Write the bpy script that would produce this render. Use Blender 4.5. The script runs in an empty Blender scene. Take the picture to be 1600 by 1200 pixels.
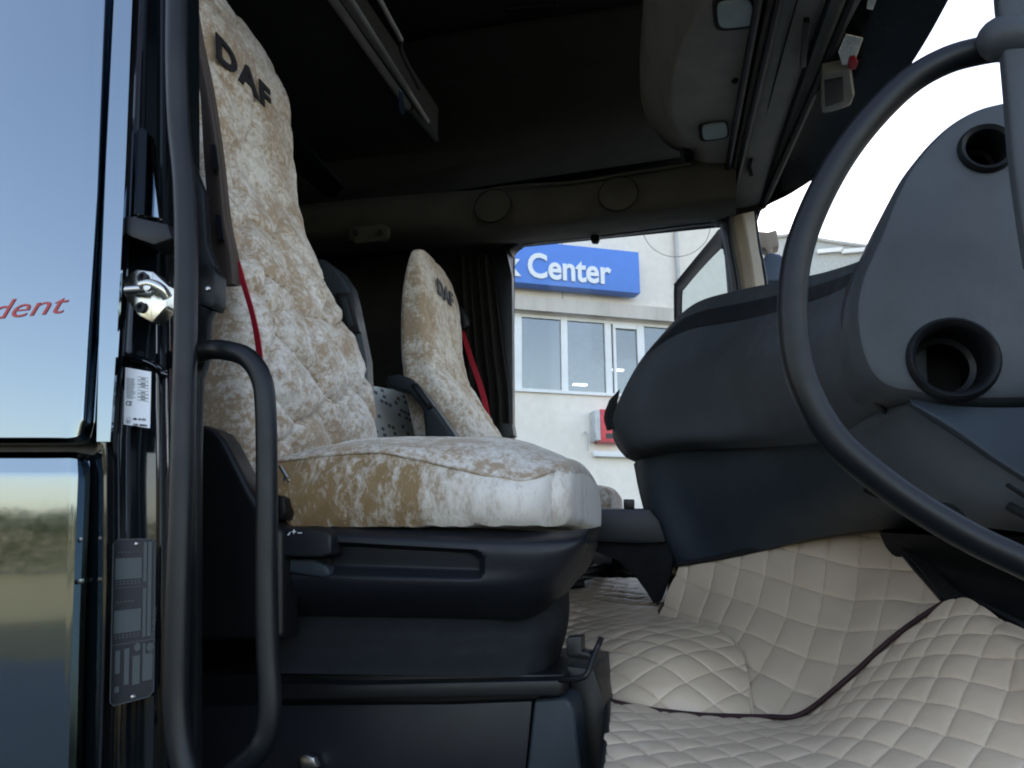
import bpy, bmesh, math, random
from mathutils import Vector, Matrix, noise
random.seed(4)
S = bpy.context.scene
C = S.collection
R = math.radians

# ------------------------------------------------------------------ camera
F_PX, PITCH, YAW, CZ = 1164.0, R(13.06), R(14.0), 1.75
cam_d = bpy.data.cameras.new('camera'); cam = bpy.data.objects.new('camera', cam_d); C.objects.link(cam)
cam_d.sensor_width = 36.0; cam_d.lens = 36.0 * F_PX / 1600.0
cam_d.clip_start = 0.02; cam_d.clip_end = 900
cam.location = (0, 0, CZ); cam.rotation_euler = (math.pi / 2 + PITCH, 0, YAW)
S.camera = cam
# ------------------------------------------------------------------ light
SUN_EL, SUN_AZ = 22.0, -25.0
w = bpy.data.worlds.new('World'); S.world = w; w.use_nodes = True
nt = w.node_tree; nt.nodes.clear()
sky = nt.nodes.new('ShaderNodeTexSky'); sky.sky_type = 'NISHITA'; sky.sun_disc = False
sky.sun_elevation = R(SUN_EL); sky.sun_rotation = R(SUN_AZ % 360); sky.air_density = 1.0; sky.dust_density = 1.8; sky.ozone_density = 0.6
bg = nt.nodes.new('ShaderNodeBackground'); bg.inputs['Strength'].default_value = 0.15
wo = nt.nodes.new('ShaderNodeOutputWorld')
wb_ = nt.nodes.new('ShaderNodeMix'); wb_.data_type = 'RGBA'; wb_.blend_type = 'MULTIPLY'; wb_.inputs[0].default_value = 1; wb_.inputs[7].default_value = (1.13, .975, .905, 1)
nt.links.new(sky.outputs[0], wb_.inputs[6]); nt.links.new(wb_.outputs[2], bg.inputs[0]); nt.links.new(bg.outputs[0], wo.inputs[0])
sd = bpy.data.lights.new('sun', 'SUN'); sd.energy = 3.5; sd.angle = R(0.5); sd.color = (1, .93, .83)
so = bpy.data.objects.new('sun', sd); C.objects.link(so)
sdir = Vector((math.sin(R(SUN_AZ)) * math.cos(R(SUN_EL)), math.cos(R(SUN_AZ)) * math.cos(R(SUN_EL)), math.sin(R(SUN_EL))))
so.rotation_euler = sdir.to_track_quat('Z', 'Y').to_euler(); so.location = (0, 0, 20)
S.view_settings.view_transform = 'Standard'; S.view_settings.look = 'None'
S.view_settings.exposure = 2.15; S.view_settings.gamma = 1.0; S.view_settings.use_curve_mapping = False
S.render.engine = 'CYCLES'
S.cycles.max_bounces = 10; S.cycles.transparent_max_bounces = 16
S.cycles.filter_width = 2.0

# ------------------------------------------------------------------ pixel -> point on a plane of the cab (x forward, y across, z up)
_s, _c = math.sin, math.cos
FW = Vector((-_s(YAW) * _c(PITCH), _c(YAW) * _c(PITCH), _s(PITCH)))
RT = Vector((_c(YAW), _s(YAW), 0)); UP = RT.cross(FW); O = Vector((0, 0, CZ))
def ray(px, py): return FW + RT * ((px - 800) / F_PX) + UP * ((600 - py) / F_PX)
def P(px, py, y):
    d = ray(px, py); return O + d * (y / d.y)
def PZ(px, py, z):
    d = ray(px, py); return O + d * ((z - CZ) / d.z)
def PX(px, py, x):
    d = ray(px, py); return O + d * (x / d.x)

# ------------------------------------------------------------------ materials
def nodes(name):
    m = bpy.data.materials.new(name); m.use_nodes = True
    t = m.node_tree; b = t.nodes['Principled BSDF']; return m, t, b
def setb(b, **k):
    for a, v in k.items():
        b.inputs[{'col': 'Base Color', 'rough': 'Roughness', 'metal': 'Metallic', 'spec': 'Specular IOR Level', 'coat': 'Coat Weight', 'coatr': 'Coat Roughness', 'sheen': 'Sheen Weight', 'sheenr': 'Sheen Roughness'}[a]].default_value = v
def rgba(c): return (c[0], c[1], c[2], 1)
def noise_node(t, scale, detail=4, rough=.5, dist=0, vec=None, sc=None):
    n = t.nodes.new('ShaderNodeTexNoise'); n.inputs['Scale'].default_value = scale; n.inputs['Detail'].default_value = detail
    n.inputs['Roughness'].default_value = rough; n.inputs['Distortion'].default_value = dist
    if vec is None:
        g = t.nodes.new('ShaderNodeNewGeometry'); vec = g.outputs['Position']
    if sc:
        mp = t.nodes.new('ShaderNodeMapping'); mp.inputs['Scale'].default_value = sc[:3]
        if len(sc) > 3: mp.inputs['Rotation'].default_value = sc[3:6]
        t.links.new(vec, mp.inputs[0]); vec = mp.outputs[0]
    t.links.new(vec, n.inputs['Vector']); return n
def ramp(t, fac, stops):
    r = t.nodes.new('ShaderNodeValToRGB'); e = r.color_ramp.elements
    while len(e) < len(stops): e.new(.5)
    for i, (p, c) in enumerate(stops): e[i].position = p; e[i].color = rgba(c)
    t.links.new(fac, r.inputs[0]); return r
def bump(t, b, h, strength, dist=.002, prev=None):
    n = t.nodes.new('ShaderNodeBump'); n.inputs['Strength'].default_value = strength; n.inputs['Distance'].default_value = dist
    t.links.new(h, n.inputs['Height'])
    if prev: t.links.new(prev, n.inputs['Normal'])
    t.links.new(n.outputs[0], b.inputs['Normal']); return n.outputs[0]
def plastic(name, col, rough=.5, grain=900, gs=.35, var=.12, spec=.32, metal=0, dust=True):
    m, t, b = nodes(name); setb(b, rough=rough, spec=spec, metal=metal)
    n = noise_node(t, 7, 5, .6)
    a = tuple(c * (1 - var) for c in col); d = tuple(min(1, c * (1 + var)) for c in col)
    r = ramp(t, n.outputs[0], [(.35, a), (.65, d)]); t.links.new(r.outputs[0], b.inputs['Base Color'])
    if dust:
        rr = ramp(t, noise_node(t, 22, 6, .7).outputs[0], [(.3, (rough * .85,) * 3), (.75, (min(1, rough * 1.2),) * 3)]); t.links.new(rr.outputs[0], b.inputs['Roughness'])
    if dust and max(col) < .08:
        d_ = ramp(t, noise_node(t, 38, 9, .78, .4).outputs[0], [(.60, (0, 0, 0)), (.80, (.16, .16, .16))]); mx = t.nodes.new('ShaderNodeMix'); mx.data_type = 'RGBA'
        t.links.new(d_.outputs[0], mx.inputs[0]); t.links.new(r.outputs[0], mx.inputs[6]); mx.inputs[7].default_value = (.085, .08, .072, 1); t.links.new(mx.outputs[2], b.inputs['Base Color'])
    if gs: bump(t, b, noise_node(t, grain, 2).outputs[0], gs, .0006)
    return m
M = {}
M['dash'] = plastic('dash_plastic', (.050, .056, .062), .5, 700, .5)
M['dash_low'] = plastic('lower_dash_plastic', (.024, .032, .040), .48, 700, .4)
M['strip'] = plastic('dash_strip_rubber', (.012, .014, .016), .6)
M['black'] = plastic('black_plastic', (.007, .007, .008), .38, 900, .2)
M['matt'] = plastic('matt_black_felt', (.005, .005, .006), .9, 400, .5)
M['seatshell'] = plastic('seat_shell_plastic', (.0105, .0115, .015), .40, 900, .3)
M['bellows'] = plastic('bellows_fabric', (.010, .011, .013), .85, 1500, .6)
M['tube'] = plastic('handle_coating', (.0045, .0055, .007), .40, 1200, .12)
M['rubber'] = plastic('rubber', (.007, .0075, .009), .45, 900, .1)
M['console'] = plastic('grey_trim_plastic', (.21, .20, .175), .6, 900, .25)
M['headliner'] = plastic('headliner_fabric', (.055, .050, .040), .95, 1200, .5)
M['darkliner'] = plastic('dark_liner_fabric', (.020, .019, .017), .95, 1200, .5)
M['pillar_trim'] = plastic('pillar_trim', (.34, .29, .23), .55, 900, .2)
M['curtain'] = plastic('curtain_cloth', (.012, .010, .009), .95, 1500, .6)
M['carpet'] = plastic('dark_carpet', (.014, .014, .014), .95, 500, .9)
M['strap'] = plastic('belt_cover_cloth', (.060, .045, .038), .85, 1500, .5)
M['redbelt'] = plastic('red_webbing', (.34, .012, .028), .6, 2500, .4)
M['piping'] = plastic('dark_red_piping', (.02, .006, .006), .7)
M['white'] = plastic('white_print', (.80, .82, .85), .5, gs=0, var=.02)
M['ink'] = plastic('black_print', (.02, .02, .025), .6, gs=0)
M['greyprint'] = plastic('grey_print', (.055, .065, .07), .5, gs=0, var=.05)
M['redprint'] = plastic('red_lettering', (.42, .05, .05), .5, gs=0, var=.05)
M['void'] = plastic('shade_and_trim_black', (.004, .004, .004), .9, gs=0)  # near-black paints the shade inside ducts and gaps; also small dark trim
M['metal'] = plastic('brushed_metal', (.62, .60, .52), .25, 250, .15, metal=1)
M['steel'] = plastic('screw_steel', (.5, .5, .5), .3, gs=0, metal=1)
M['visor'] = plastic('smoked_visor', (.006, .009, .010), .25, gs=0)
M['lamp'] = plastic('lamp_lens', (.30, .36, .34), .15, 120, .3)
M['redbox'] = plastic('red_enamel', (.62, .03, .05), .4, gs=0)
M['armrest'] = plastic('armrest_plastic', (.016, .021, .024), .45)
M['bluegrey'] = plastic('mirror_shell', (.09, .12, .18), .35, gs=0)

def paint(name, col, rough, metal, coat=1):
    m, t, b = nodes(name); setb(b, rough=rough, metal=metal, coat=coat, coatr=.03, col=rgba(col))
    bump(t, b, noise_node(t, 9, 2).outputs[0], .035, .004)
    n = noise_node(t, 60, 6, .75); r = ramp(t, n.outputs[0], [(.35, (rough * .7,) * 3), (.8, (rough * 1.6,) * 3)])
    t.links.new(r.outputs[0], b.inputs['Roughness']); return m
M['paint'] = paint('metallic_dark_paint', (.18, .225, .265), .06, 1.0)
M['jamb'] = paint('dark_gloss_paint', (.004, .006, .008), .10, 0, .6)

def glass(name, tint=(.95, .98, .97), refl=.06, k=.8):
    m = bpy.data.materials.new(name); m.use_nodes = True; t = m.node_tree; t.nodes.clear()
    o = t.nodes.new('ShaderNodeOutputMaterial'); mx = t.nodes.new('ShaderNodeMixShader'); tr = t.nodes.new('ShaderNodeBsdfTransparent'); g = t.nodes.new('ShaderNodeBsdfGlossy')
    tr.inputs[0].default_value = rgba(tint); g.inputs['Roughness'].default_value = .02
    lw = t.nodes.new('ShaderNodeFresnel'); lw.inputs[0].default_value = 1.35
    mt = t.nodes.new('ShaderNodeMath'); mt.operation = 'MULTIPLY'; mt.inputs[1].default_value = k; t.links.new(lw.outputs[0], mt.inputs[0]); mn = t.nodes.new('ShaderNodeMath'); mn.operation = 'MINIMUM'; mn.inputs[1].default_value = refl; t.links.new(mt.outputs[0], mn.inputs[0])
    t.links.new(mn.outputs[0], mx.inputs[0]); t.links.new(tr.outputs[0], mx.inputs[1]); t.links.new(g.outputs[0], mx.inputs[2]); t.links.new(mx.outputs[0], o.inputs[0]); return m
M['glass'] = glass('clear_glass')
M['tint'] = glass('tinted_glass_band', (.035, .06, .065), .2)
m, t, b = nodes('mirror_glass'); setb(b, metal=1, rough=.03, col=(.75, .82, .84, 1)); M['mirror'] = m

def velvet(name, tan, light, lo, hi, sc=(1, 1, 1), sheen_grad=0.0, add=0.0):
    m, t, b = nodes(name); setb(b, rough=.75, sheen=.55, sheenr=.35, spec=.2)
    tc = t.nodes.new('ShaderNodeTexCoord'); v = tc.outputs['Object']
    n1 = noise_node(t, 34, 9, .74, .15, v, sc); n2 = noise_node(t, 7, 3, .5, .2, v, sc); n3 = noise_node(t, 90, 6, .75, .5, v, sc)
    def madd(a, k, c):
        x = t.nodes.new('ShaderNodeMath'); x.operation = 'MULTIPLY_ADD'; x.inputs[1].default_value = k; t.links.new(a, x.inputs[0])
        if isinstance(c, float): x.inputs[2].default_value = c
        else: t.links.new(c, x.inputs[2])
        return x.outputs[0]
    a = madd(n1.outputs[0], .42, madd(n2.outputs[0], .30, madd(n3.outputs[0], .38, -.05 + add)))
    if sheen_grad:
        sx = t.nodes.new('ShaderNodeSeparateXYZ'); t.links.new(v, sx.inputs[0]); a = madd(sx.outputs[0], sheen_grad, a)  # sheen of the lying pile painted as a tan-to-pale gradient along x
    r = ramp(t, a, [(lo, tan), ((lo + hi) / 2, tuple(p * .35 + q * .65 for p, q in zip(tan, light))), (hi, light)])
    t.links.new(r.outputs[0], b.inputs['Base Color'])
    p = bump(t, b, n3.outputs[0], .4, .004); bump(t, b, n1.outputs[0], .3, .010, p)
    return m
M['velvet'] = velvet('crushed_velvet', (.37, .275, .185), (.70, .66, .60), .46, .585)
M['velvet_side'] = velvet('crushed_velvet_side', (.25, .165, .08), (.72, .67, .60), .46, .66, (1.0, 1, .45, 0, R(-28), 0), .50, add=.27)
m, t, b = nodes('quilted_leatherette'); setb(b, rough=.27, spec=.55)
r = ramp(t, noise_node(t, 3.5, 4).outputs[0], [(.3, (.54, .425, .305)), (.7, (.62, .495, .365))]); t.links.new(r.outputs[0], b.inputs['Base Color'])
bump(t, b, noise_node(t, 55, 5, .6).outputs[0], .16, .004); M['quilt'] = m
# mattress cloth: pale with small dashes in offset rows
m, t, b = nodes('mattress_cloth'); setb(b, rough=.9)
tc = t.nodes.new('ShaderNodeTexCoord'); mp = t.nodes.new('ShaderNodeMapping'); t.links.new(tc.outputs['Object'], mp.inputs[0]); mp.inputs['Rotation'].default_value = (0, R(90), R(90))
bt = t.nodes.new('ShaderNodeTexBrick'); t.links.new(mp.outputs[0], bt.inputs[0]); bt.inputs['Scale'].default_value = 9
bt.inputs['Brick Width'].default_value = .32; bt.inputs['Row Height'].default_value = .17; bt.inputs['Mortar Size'].default_value = .035
bt.inputs['Color1'].default_value = (1, 1, 1, 1); bt.inputs['Color2'].default_value = (0, 0, 0, 1); bt.inputs['Mortar'].default_value = (.5, .5, .5, 1)
r = ramp(t, bt.outputs[0], [(.0, (.16, .19, .23)), (.14, (.20, .15, .11)), (.22, (.74, .77, .78)), (1, (.76, .79, .80))]); r.color_ramp.interpolation = 'CONSTANT'
t.links.new(r.outputs[0], b.inputs['Base Color']); M['mattress'] = m
# exterior
M['plaster'] = plastic('painted_concrete_wall', (.80, .735, .66), .85, 40, .2, .04)
m, t, b = nodes('stained_ledge'); setb(b, rough=.85); r = ramp(t, noise_node(t, 3, 6, .7, 0, None, (1, 1, .15)).outputs[0], [(.3, (.48, .44, .39)), (.7, (.68, .62, .56))]); t.links.new(r.outputs[0], b.inputs['Base Color']); M['ledge'] = m
M['seam'] = plastic('panel_joint', (.35, .34, .33), .9)
M['signblue'] = plastic('blue_sign_sheet', (.11, .25, .70), .5, gs=0, var=.03)
M['frame'] = plastic('white_window_frame', (.80, .80, .80), .5, gs=0, var=.03)
M['room'] = plastic('office_room', (.7, .68, .63), .9, gs=0, var=.2)
M['pipe'] = plastic('grey_pipe', (.5, .5, .5), .5, gs=0)
M['asphalt'] = plastic('concrete_yard', (.075, .085, .085), .9, 30, .5, .15)
M['shed'] = plastic('shed_cladding', (.42, .44, .44), .6, 20, .1)
m, t, b = nodes('dry_field_grass'); setb(b, rough=.95); r = ramp(t, noise_node(t, .25, 8, .7).outputs[0], [(.3, (.08, .09, .03)), (.5, (.15, .12, .045)), (.7, (.09, .10, .04))]); t.links.new(r.outputs[0], b.inputs['Base Color']); M['field'] = m
m, t, b = nodes('tree_leaves'); setb(b, rough=.8); r = ramp(t, noise_node(t, .8, 5).outputs[0], [(.3, (.03, .05, .02)), (.7, (.07, .10, .04))]); t.links.new(r.outputs[0], b.inputs['Base Color']); M['leaves'] = m
M['windowpane'] = glass('office_glass', (.50, .53, .52), .17, 12)
m, t, b = nodes('ceiling_tube'); b.inputs['Emission Color'].default_value = (1, .97, .9, 1); b.inputs['Emission Strength'].default_value = 2.5; M['tubelight'] = m

# ------------------------------------------------------------------ object helpers
def link(name, me, mat, parent=None, smooth=True):
    o = bpy.data.objects.new(name, me); C.objects.link(o)
    if mat: me.materials.append(M[mat] if isinstance(mat, str) else mat)
    if parent: o.parent = parent
    if smooth: me.shade_smooth()
    return o
def tag(o, label, cat, group=None, kind=None):
    if label: o['label'] = label
    if cat: o['category'] = cat
    if group: o['group'] = group
    if kind: o['kind'] = kind
    return o
def empty(name, label, cat, group=None):
    o = bpy.data.objects.new(name, None); C.objects.link(o); return tag(o, label, cat, group)
def autosmooth(o, deg=35):
    bm = bmesh.new(); bm.from_mesh(o.data)
    for e in bm.edges:
        e.smooth = not (len(e.link_faces) == 2 and e.calc_face_angle(0) > R(deg))
    bm.to_mesh(o.data); bm.free()
def fin(bm, name, mat, parent=None, smooth=True, bev=0, seg=2):
    bmesh.ops.remove_doubles(bm, verts=bm.verts, dist=1e-6)
    if bev:
        es = [e for e in bm.edges if len(e.link_faces) == 2 and e.calc_face_angle(0) > R(30)]
        bmesh.ops.bevel(bm, geom=es, offset=bev, segments=seg, affect='EDGES', profile=.6, clamp_overlap=True)
    bmesh.ops.recalc_face_normals(bm, faces=bm.faces)
    me = bpy.data.meshes.new(name); bm.to_mesh(me); bm.free()
    o = link(name, me, mat, parent, smooth)
    if smooth: autosmooth(o)
    return o
def crom(pts, n):
    """n samples along a Catmull-Rom spline through pts (tuples of equal length)."""
    k = len(pts); out = []
    for i in range(n):
        u = i / (n - 1) * (k - 1); j = min(int(u), k - 2); f = u - j
        p1, p2 = pts[j], pts[j + 1]
        p0 = pts[j - 1] if j > 0 else tuple(2 * a - b for a, b in zip(p1, p2))
        p3 = pts[j + 2] if j + 2 < k else tuple(2 * b - a for a, b in zip(p1, p2))
        out.append(tuple(.5 * (2 * b + (c - a) * f + (2 * a - 5 * b + 4 * c - d) * f * f + (3 * b - a - 3 * c + d) * f ** 3) for a, b, c, d in zip(p0, p1, p2, p3)))
    return out
def lin(pts, n):
    k = len(pts); out = []
    for i in range(n):
        u = i / (n - 1) * (k - 1); j = min(int(u), k - 2); f = u - j
        out.append(tuple(a + (b - a) * f for a, b in zip(pts[j], pts[j + 1])))
    return out
def grid3(rows, nu, nv, fu=crom, fv=crom, dfun=None):
    rr = [fu(r, nu) for r in rows]
    cols = [fv([rr[i][j] for i in range(len(rr))], nv) for j in range(nu)]
    g = []
    for i in range(nv):
        row = []
        for j in range(nu):
            px, py, y = cols[j][i]
            if dfun: y += dfun(px, py)
            row.append(P(px, py, y))
        g.append(row)
    return g
def gmesh(g, thick=None, disp=None):
    """grid of points -> closed sheet; thick = offset vector of the back face."""
    nv, nu = len(g), len(g[0])
    if disp:
        n = [[None] * nu for _ in range(nv)]
        for i in range(nv):
            for j in range(nu):
                a = g[i][min(j + 1, nu - 1)] - g[i][max(j - 1, 0)]; b = g[min(i + 1, nv - 1)][j] - g[max(i - 1, 0)][j]
                q = a.cross(b); q = q.normalized() if q.length > 1e-12 else Vector((0, 0, 1))
                if q.dot(O - g[i][j]) < 0: q = -q
                n[i][j] = q
        g = [[g[i][j] + n[i][j] * disp(g[i][j], j / (nu - 1), i / (nv - 1)) for j in range(nu)] for i in range(nv)]
    bm = bmesh.new(); V = [[bm.verts.new(p) for p in r] for r in g]
    for i in range(nv - 1):
        for j in range(nu - 1): bm.faces.new((V[i][j], V[i][j + 1], V[i + 1][j + 1], V[i + 1][j]))
    if thick is not None:
        th = Vector(thick); W = [[bm.verts.new(p + th) for p in r] for r in g]
        for i in range(nv - 1):
            for j in range(nu - 1): bm.faces.new((W[i][j], W[i + 1][j], W[i + 1][j + 1], W[i][j + 1]))
        loop = [(0, j) for j in range(nu)] + [(i, nu - 1) for i in range(1, nv)] + [(nv - 1, j) for j in range(nu - 2, -1, -1)] + [(i, 0) for i in range(nv - 2, 0, -1)]
        for q in range(len(loop)):
            a, b = loop[q], loop[(q + 1) % len(loop)]
            bm.faces.new((V[a[0]][a[1]], W[a[0]][a[1]], W[b[0]][b[1]], V[b[0]][b[1]]))
    return bm
def sheet(name, rows, mat, parent=None, nu=40, nv=30, fu=crom, fv=crom, thick=(0, .012, 0), dfun=None, disp=None):
    return fin(gmesh(grid3(rows, nu, nv, fu, fv, dfun), thick, disp), name, mat, parent)
def prism(name, pts, y0, y1, mat, parent=None, bev=.003, smooth_n=0, seg=2):
    """outline in pixels traced on the plane y0, extruded across the cab to y1."""
    if smooth_n: pts = [q for q in crom(list(pts) + [pts[0]], smooth_n)][:-1]
    A = [P(px, py, y0) for px, py in pts]
    bm = bmesh.new(); a = [bm.verts.new(p) for p in A]; b = [bm.verts.new((p.x, y1, p.z)) for p in A]
    bm.faces.new(a); bm.faces.new(b[::-1])
    for i in range(len(a)): j = (i + 1) % len(a); bm.faces.new((a[i], b[i], b[j], a[j]))
    return fin(bm, name, mat, parent, True, bev, seg)
def hull(name, pts3, vec, mat, parent=None, bev=.003, seg=2):
    """3D polygon swept by a vector."""
    bm = bmesh.new(); v = Vector(vec); a = [bm.verts.new(p) for p in pts3]; b = [bm.verts.new(Vector(p) + v) for p in pts3]
    bm.faces.new(a); bm.faces.new(b[::-1])
    for i in range(len(a)): j = (i + 1) % len(a); bm.faces.new((a[i], b[i], b[j], a[j]))
    return fin(bm, name, mat, parent, True, bev, seg)
def box(name, lo, hi, mat, parent=None, bev=.003, seg=2, T=None):
    bm = bmesh.new(); bmesh.ops.create_cube(bm, size=1)
    for v in bm.verts: v.co = Vector([(lo[i] + hi[i]) / 2 + v.co[i] * (hi[i] - lo[i]) for i in range(3)])
    if T: bmesh.ops.transform(bm, matrix=T, verts=bm.verts)
    return fin(bm, name, mat, parent, True, bev, seg)
def tube(name, pts, r, mat, parent=None, n=60, k=16, spline=True, rfun=None, flat=1.0):
    pts = [tuple(p) for p in pts]; pp = [Vector(p) for p in (crom(pts, n) if spline else pts)]
    bm = bmesh.new(); rings = []; up = None
    for i, p in enumerate(pp):
        d = (pp[min(i + 1, len(pp) - 1)] - pp[max(i - 1, 0)]).normalized()
        if up is None: up = Vector((0, 1, 0)) if abs(d.y) < .9 else Vector((0, 0, 1))
        s = d.cross(up).normalized(); up = s.cross(d).normalized(); rr = rfun(i / (len(pp) - 1)) if rfun else r
        rings.append([bm.verts.new(p + s * rr * math.cos(a) + up * rr * flat * math.sin(a)) for a in [2 * math.pi * q / k for q in range(k)]])
    for a, b in zip(rings, rings[1:]):
        for q in range(k): bm.faces.new((a[q], a[(q + 1) % k], b[(q + 1) % k], b[q]))
    bm.faces.new(rings[0][::-1]); bm.faces.new(rings[-1])
    return fin(bm, name, mat, parent)
def lathe(name, prof, origin, axis, mat, parent=None, k=48, sx=1):
    """prof: (radius, height along axis)"""
    ax = Vector(axis).normalized(); u = ax.orthogonal().normalized(); v = ax.cross(u); o = Vector(origin)
    bm = bmesh.new(); rings = []
    for r, h in prof: rings.append([bm.verts.new(o + ax * h + (u * math.cos(a) + v * math.sin(a)) * r) for a in [2 * math.pi * q / k for q in range(k)]])
    for a, b in zip(rings, rings[1:]):
        for q in range(k): bm.faces.new((a[q], a[(q + 1) % k], b[(q + 1) % k], b[q]))
    return fin(bm, name, mat, parent)
def cut(o, cutters):
    for c in cutters:
        m = o.modifiers.new('b', 'BOOLEAN'); m.operation = 'DIFFERENCE'; m.object = c; m.solver = 'EXACT'
    dg = bpy.context.evaluated_depsgraph_get(); me = bpy.data.meshes.new_from_object(o.evaluated_get(dg)); o.modifiers.clear(); o.data = me
    for c in cutters: bpy.data.objects.remove(c)
    autosmooth(o)
def text(name, s, org, xd, yd, size, mat, parent=None, ext=.0015, off=0.0, shear=0.0, sx=1.0, align='LEFT'):
    cu = bpy.data.curves.new(name, 'FONT'); cu.body = s; cu.size = 1; cu.extrude = 0.02 * 0 + ext / size; cu.offset = off; cu.shear = shear; cu.align_x = align; cu.space_character = 1.12 if s == 'DAF' else 1.0; cu.resolution_u = 4
    tmp = bpy.data.objects.new('t', cu); C.objects.link(tmp)
    me = bpy.data.meshes.new_from_object(tmp.evaluated_get(bpy.context.evaluated_depsgraph_get())); bpy.data.objects.remove(tmp); bpy.data.curves.remove(cu)
    xd = Vector(xd); yd = Vector(yd); z = xd.cross(yd).normalized(); o = Vector(org)
    for v in me.vertices:
        c = v.co; v.co = o + xd * (c.x * size * sx) + yd * (c.y * size) + z * (c.z * size)
    me.materials.clear()
    return link(name, me, mat, parent, False)

# ================================================================== GROUND AND SURROUNDINGS
def flat(name, x0, x1, y0, y1, z, mat):
    bm = bmesh.new(); bm.faces.new([bm.verts.new(p) for p in ((x0, y0, z), (x1, y0, z), (x1, y1, z), (x0, y1, z))])
    o = fin(bm, name, mat, None, False); tag(o, None, None, None, 'structure'); return o
flat('ground', -400, 400, -400, 400, -.004, 'field')
flat('paved_yard', -60, 60, -9.5, 60, 0, 'asphalt')
# wood far behind the viewer, seen in the gloss of the cab paint
bm = bmesh.new()
for i in range(26000):
    x = random.uniform(-110, 60); hh = 6.4 + 2.2 * noise.noise(Vector((x * .11, 0, 3))) + 1.2 * noise.noise(Vector((x * .4, 0, 1)))
    z = hh * random.random() ** .6; y = -62 + random.uniform(-2.5, 2.5); s = random.uniform(.12, .35)
    c = Vector((x, y, z)); a = Vector((random.uniform(-1, 1), random.uniform(-1, 1), random.uniform(-1, 1))).normalized() * s; b_ = a.orthogonal().normalized() * s
    bm.faces.new([bm.verts.new(c + a), bm.verts.new(c + b_), bm.verts.new(c - a), bm.verts.new(c - b_)])
me = bpy.data.meshes.new('distant_wood'); bm.to_mesh(me); bm.free()
tag(link('distant_wood', me, 'leaves', None, False), 'dark row of trees across the field, mirrored in the side panel', 'wood', None, 'stuff')

# office building outside the far window: local frame s along the facade, t into it, z up
fa = R(62); FS = Vector((math.sin(fa), math.cos(fa), 0)); FT = Vector((-FS.y, FS.x, 0))
FO = O + ray(900, 600) * 12.0; FO.z = 0
def PF(px, py, t=0.0):
    d = ray(px, py); o2 = FO + FT * t; k = (o2 - O).dot(FT) / d.dot(FT); q = O + d * k; return ((q - FO).dot(FS), q.z)
def fbox(name, s0, s1, t0, t1, z0, z1, mat, parent=None, bev=.0):
    T = Matrix(((FS.x, FT.x, 0, FO.x), (FS.y, FT.y, 0, FO.y), (0, 0, 1, 0), (0, 0, 0, 1)))
    return box(name, (s0, t0, z0), (s1, t1, z1), mat, parent, bev, 2, T)
bld = empty('office_building', 'pale concrete office building with a strip of windows seen through the far window', 'building'); 
sR = PF(1160, 400)[0]; sL = -26.0
sill = PF(880, 611)[1]; head = PF(900, 494)[1]; ledge_t = PF(900, 472)[1]
walls = bmesh.new()
def wb(s0, s1, z0, z1, t0=0.0, t1=.3):
    T = Matrix(((FS.x, FT.x, 0, FO.x), (FS.y, FT.y, 0, FO.y), (0, 0, 1, 0), (0, 0, 0, 1)))
    r_ = bmesh.ops.create_cube(walls, size=1)['verts']
    for v in r_: v.co = T @ Vector(((s0 + s1) / 2 + v.co.x * (s1 - s0), (t0 + t1) / 2 + v.co.y * (t1 - t0), (z0 + z1) / 2 + v.co.z * (z1 - z0)))
wb(sL, sR, 0, sill); wb(sL, sR, head, 11.0); wb(sR - .35, sR, sill, head); wb(sL, sL + 3, sill, head)
wb(sR - .3, sR, 0, 11, .3, 12); wb(sL, sR, 10.8, 11, .3, 12); wb(sL, sR, 0, 11, 12, 12.3); wb(sL, sL + .3, 0, 11, .3, 12)
wall = fin(walls, 'wall', 'plaster', bld, False)
fbox('ledge', sL, sR, -.10, -.002, head + .01, ledge_t, 'ledge', bld)
fbox('window_sill', sL, sR, -.05, -.002, sill - .05, sill - .001, 'frame', bld)
room = fbox('office_room', sL + 3, sR - .35, 3.0, 3.1, sill - 1, head + .6, 'room', bld)
fbox('office_floor', sL + 3, sR - .35, .31, 2.98, sill - .9, sill - .85, 'room', bld); fbox('office_ceiling', sL + 3, sR - .35, .31, 2.98, head + .5, head + .55, 'room', bld)
for a in (905, 962, 850):
    s_, z_ = PF(a, 603 if a < 950 else 580, 1.6); fbox('ceiling_lamp', s_ - .13, s_ + .13, 1.5, 1.6, z_, z_ + .022, 'tubelight', bld)
fbox('room_divider', PF(852, 550)[0], PF(850, 550)[0] + .7, 1.0, 1.1, sill - .8, head + .5, 'frame', bld)
# mullions and panes
mull = [(799, 817), (879, 889), (948, 958), (999, 1010), (1050, 1060)]
last = sL + 3
for i, (a, b_) in enumerate([(-1, -1)] * 0 + mull):
    s0 = PF(a, 550)[0]; s1 = PF(b_, 550)[0]
    fbox('mullion', s0, s1, .06, .14, sill, head, 'frame', bld, .004)
    nx = PF(mull[i + 1][0], 550)[0] if i + 1 < len(mull) else sR - .35
    fr = fbox('window_frame', s1 + .0, nx, .065, .135, head - .06, head - .001, 'frame', bld)
    fbox('pane', s1, nx, .10, .105, sill + .001, head - .061, 'windowpane', fr)
fr = fbox('window_frame', sL + 3, PF(799, 550)[0], .065, .135, head - .06, head - .001, 'frame', bld); fbox('pane', sL + 3, PF(799, 550)[0], .10, .105, sill + .001, head - .061, 'windowpane', fr)
fbox('window_sash', PF(961, 550)[0], PF(965, 550)[0], .055, .12, sill + .002, head - .062, 'frame', bld); fbox('window_sash', PF(961, 550)[0], PF(998, 550)[0], .05, .118, head - .13, head - .063, 'frame', bld)
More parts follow.
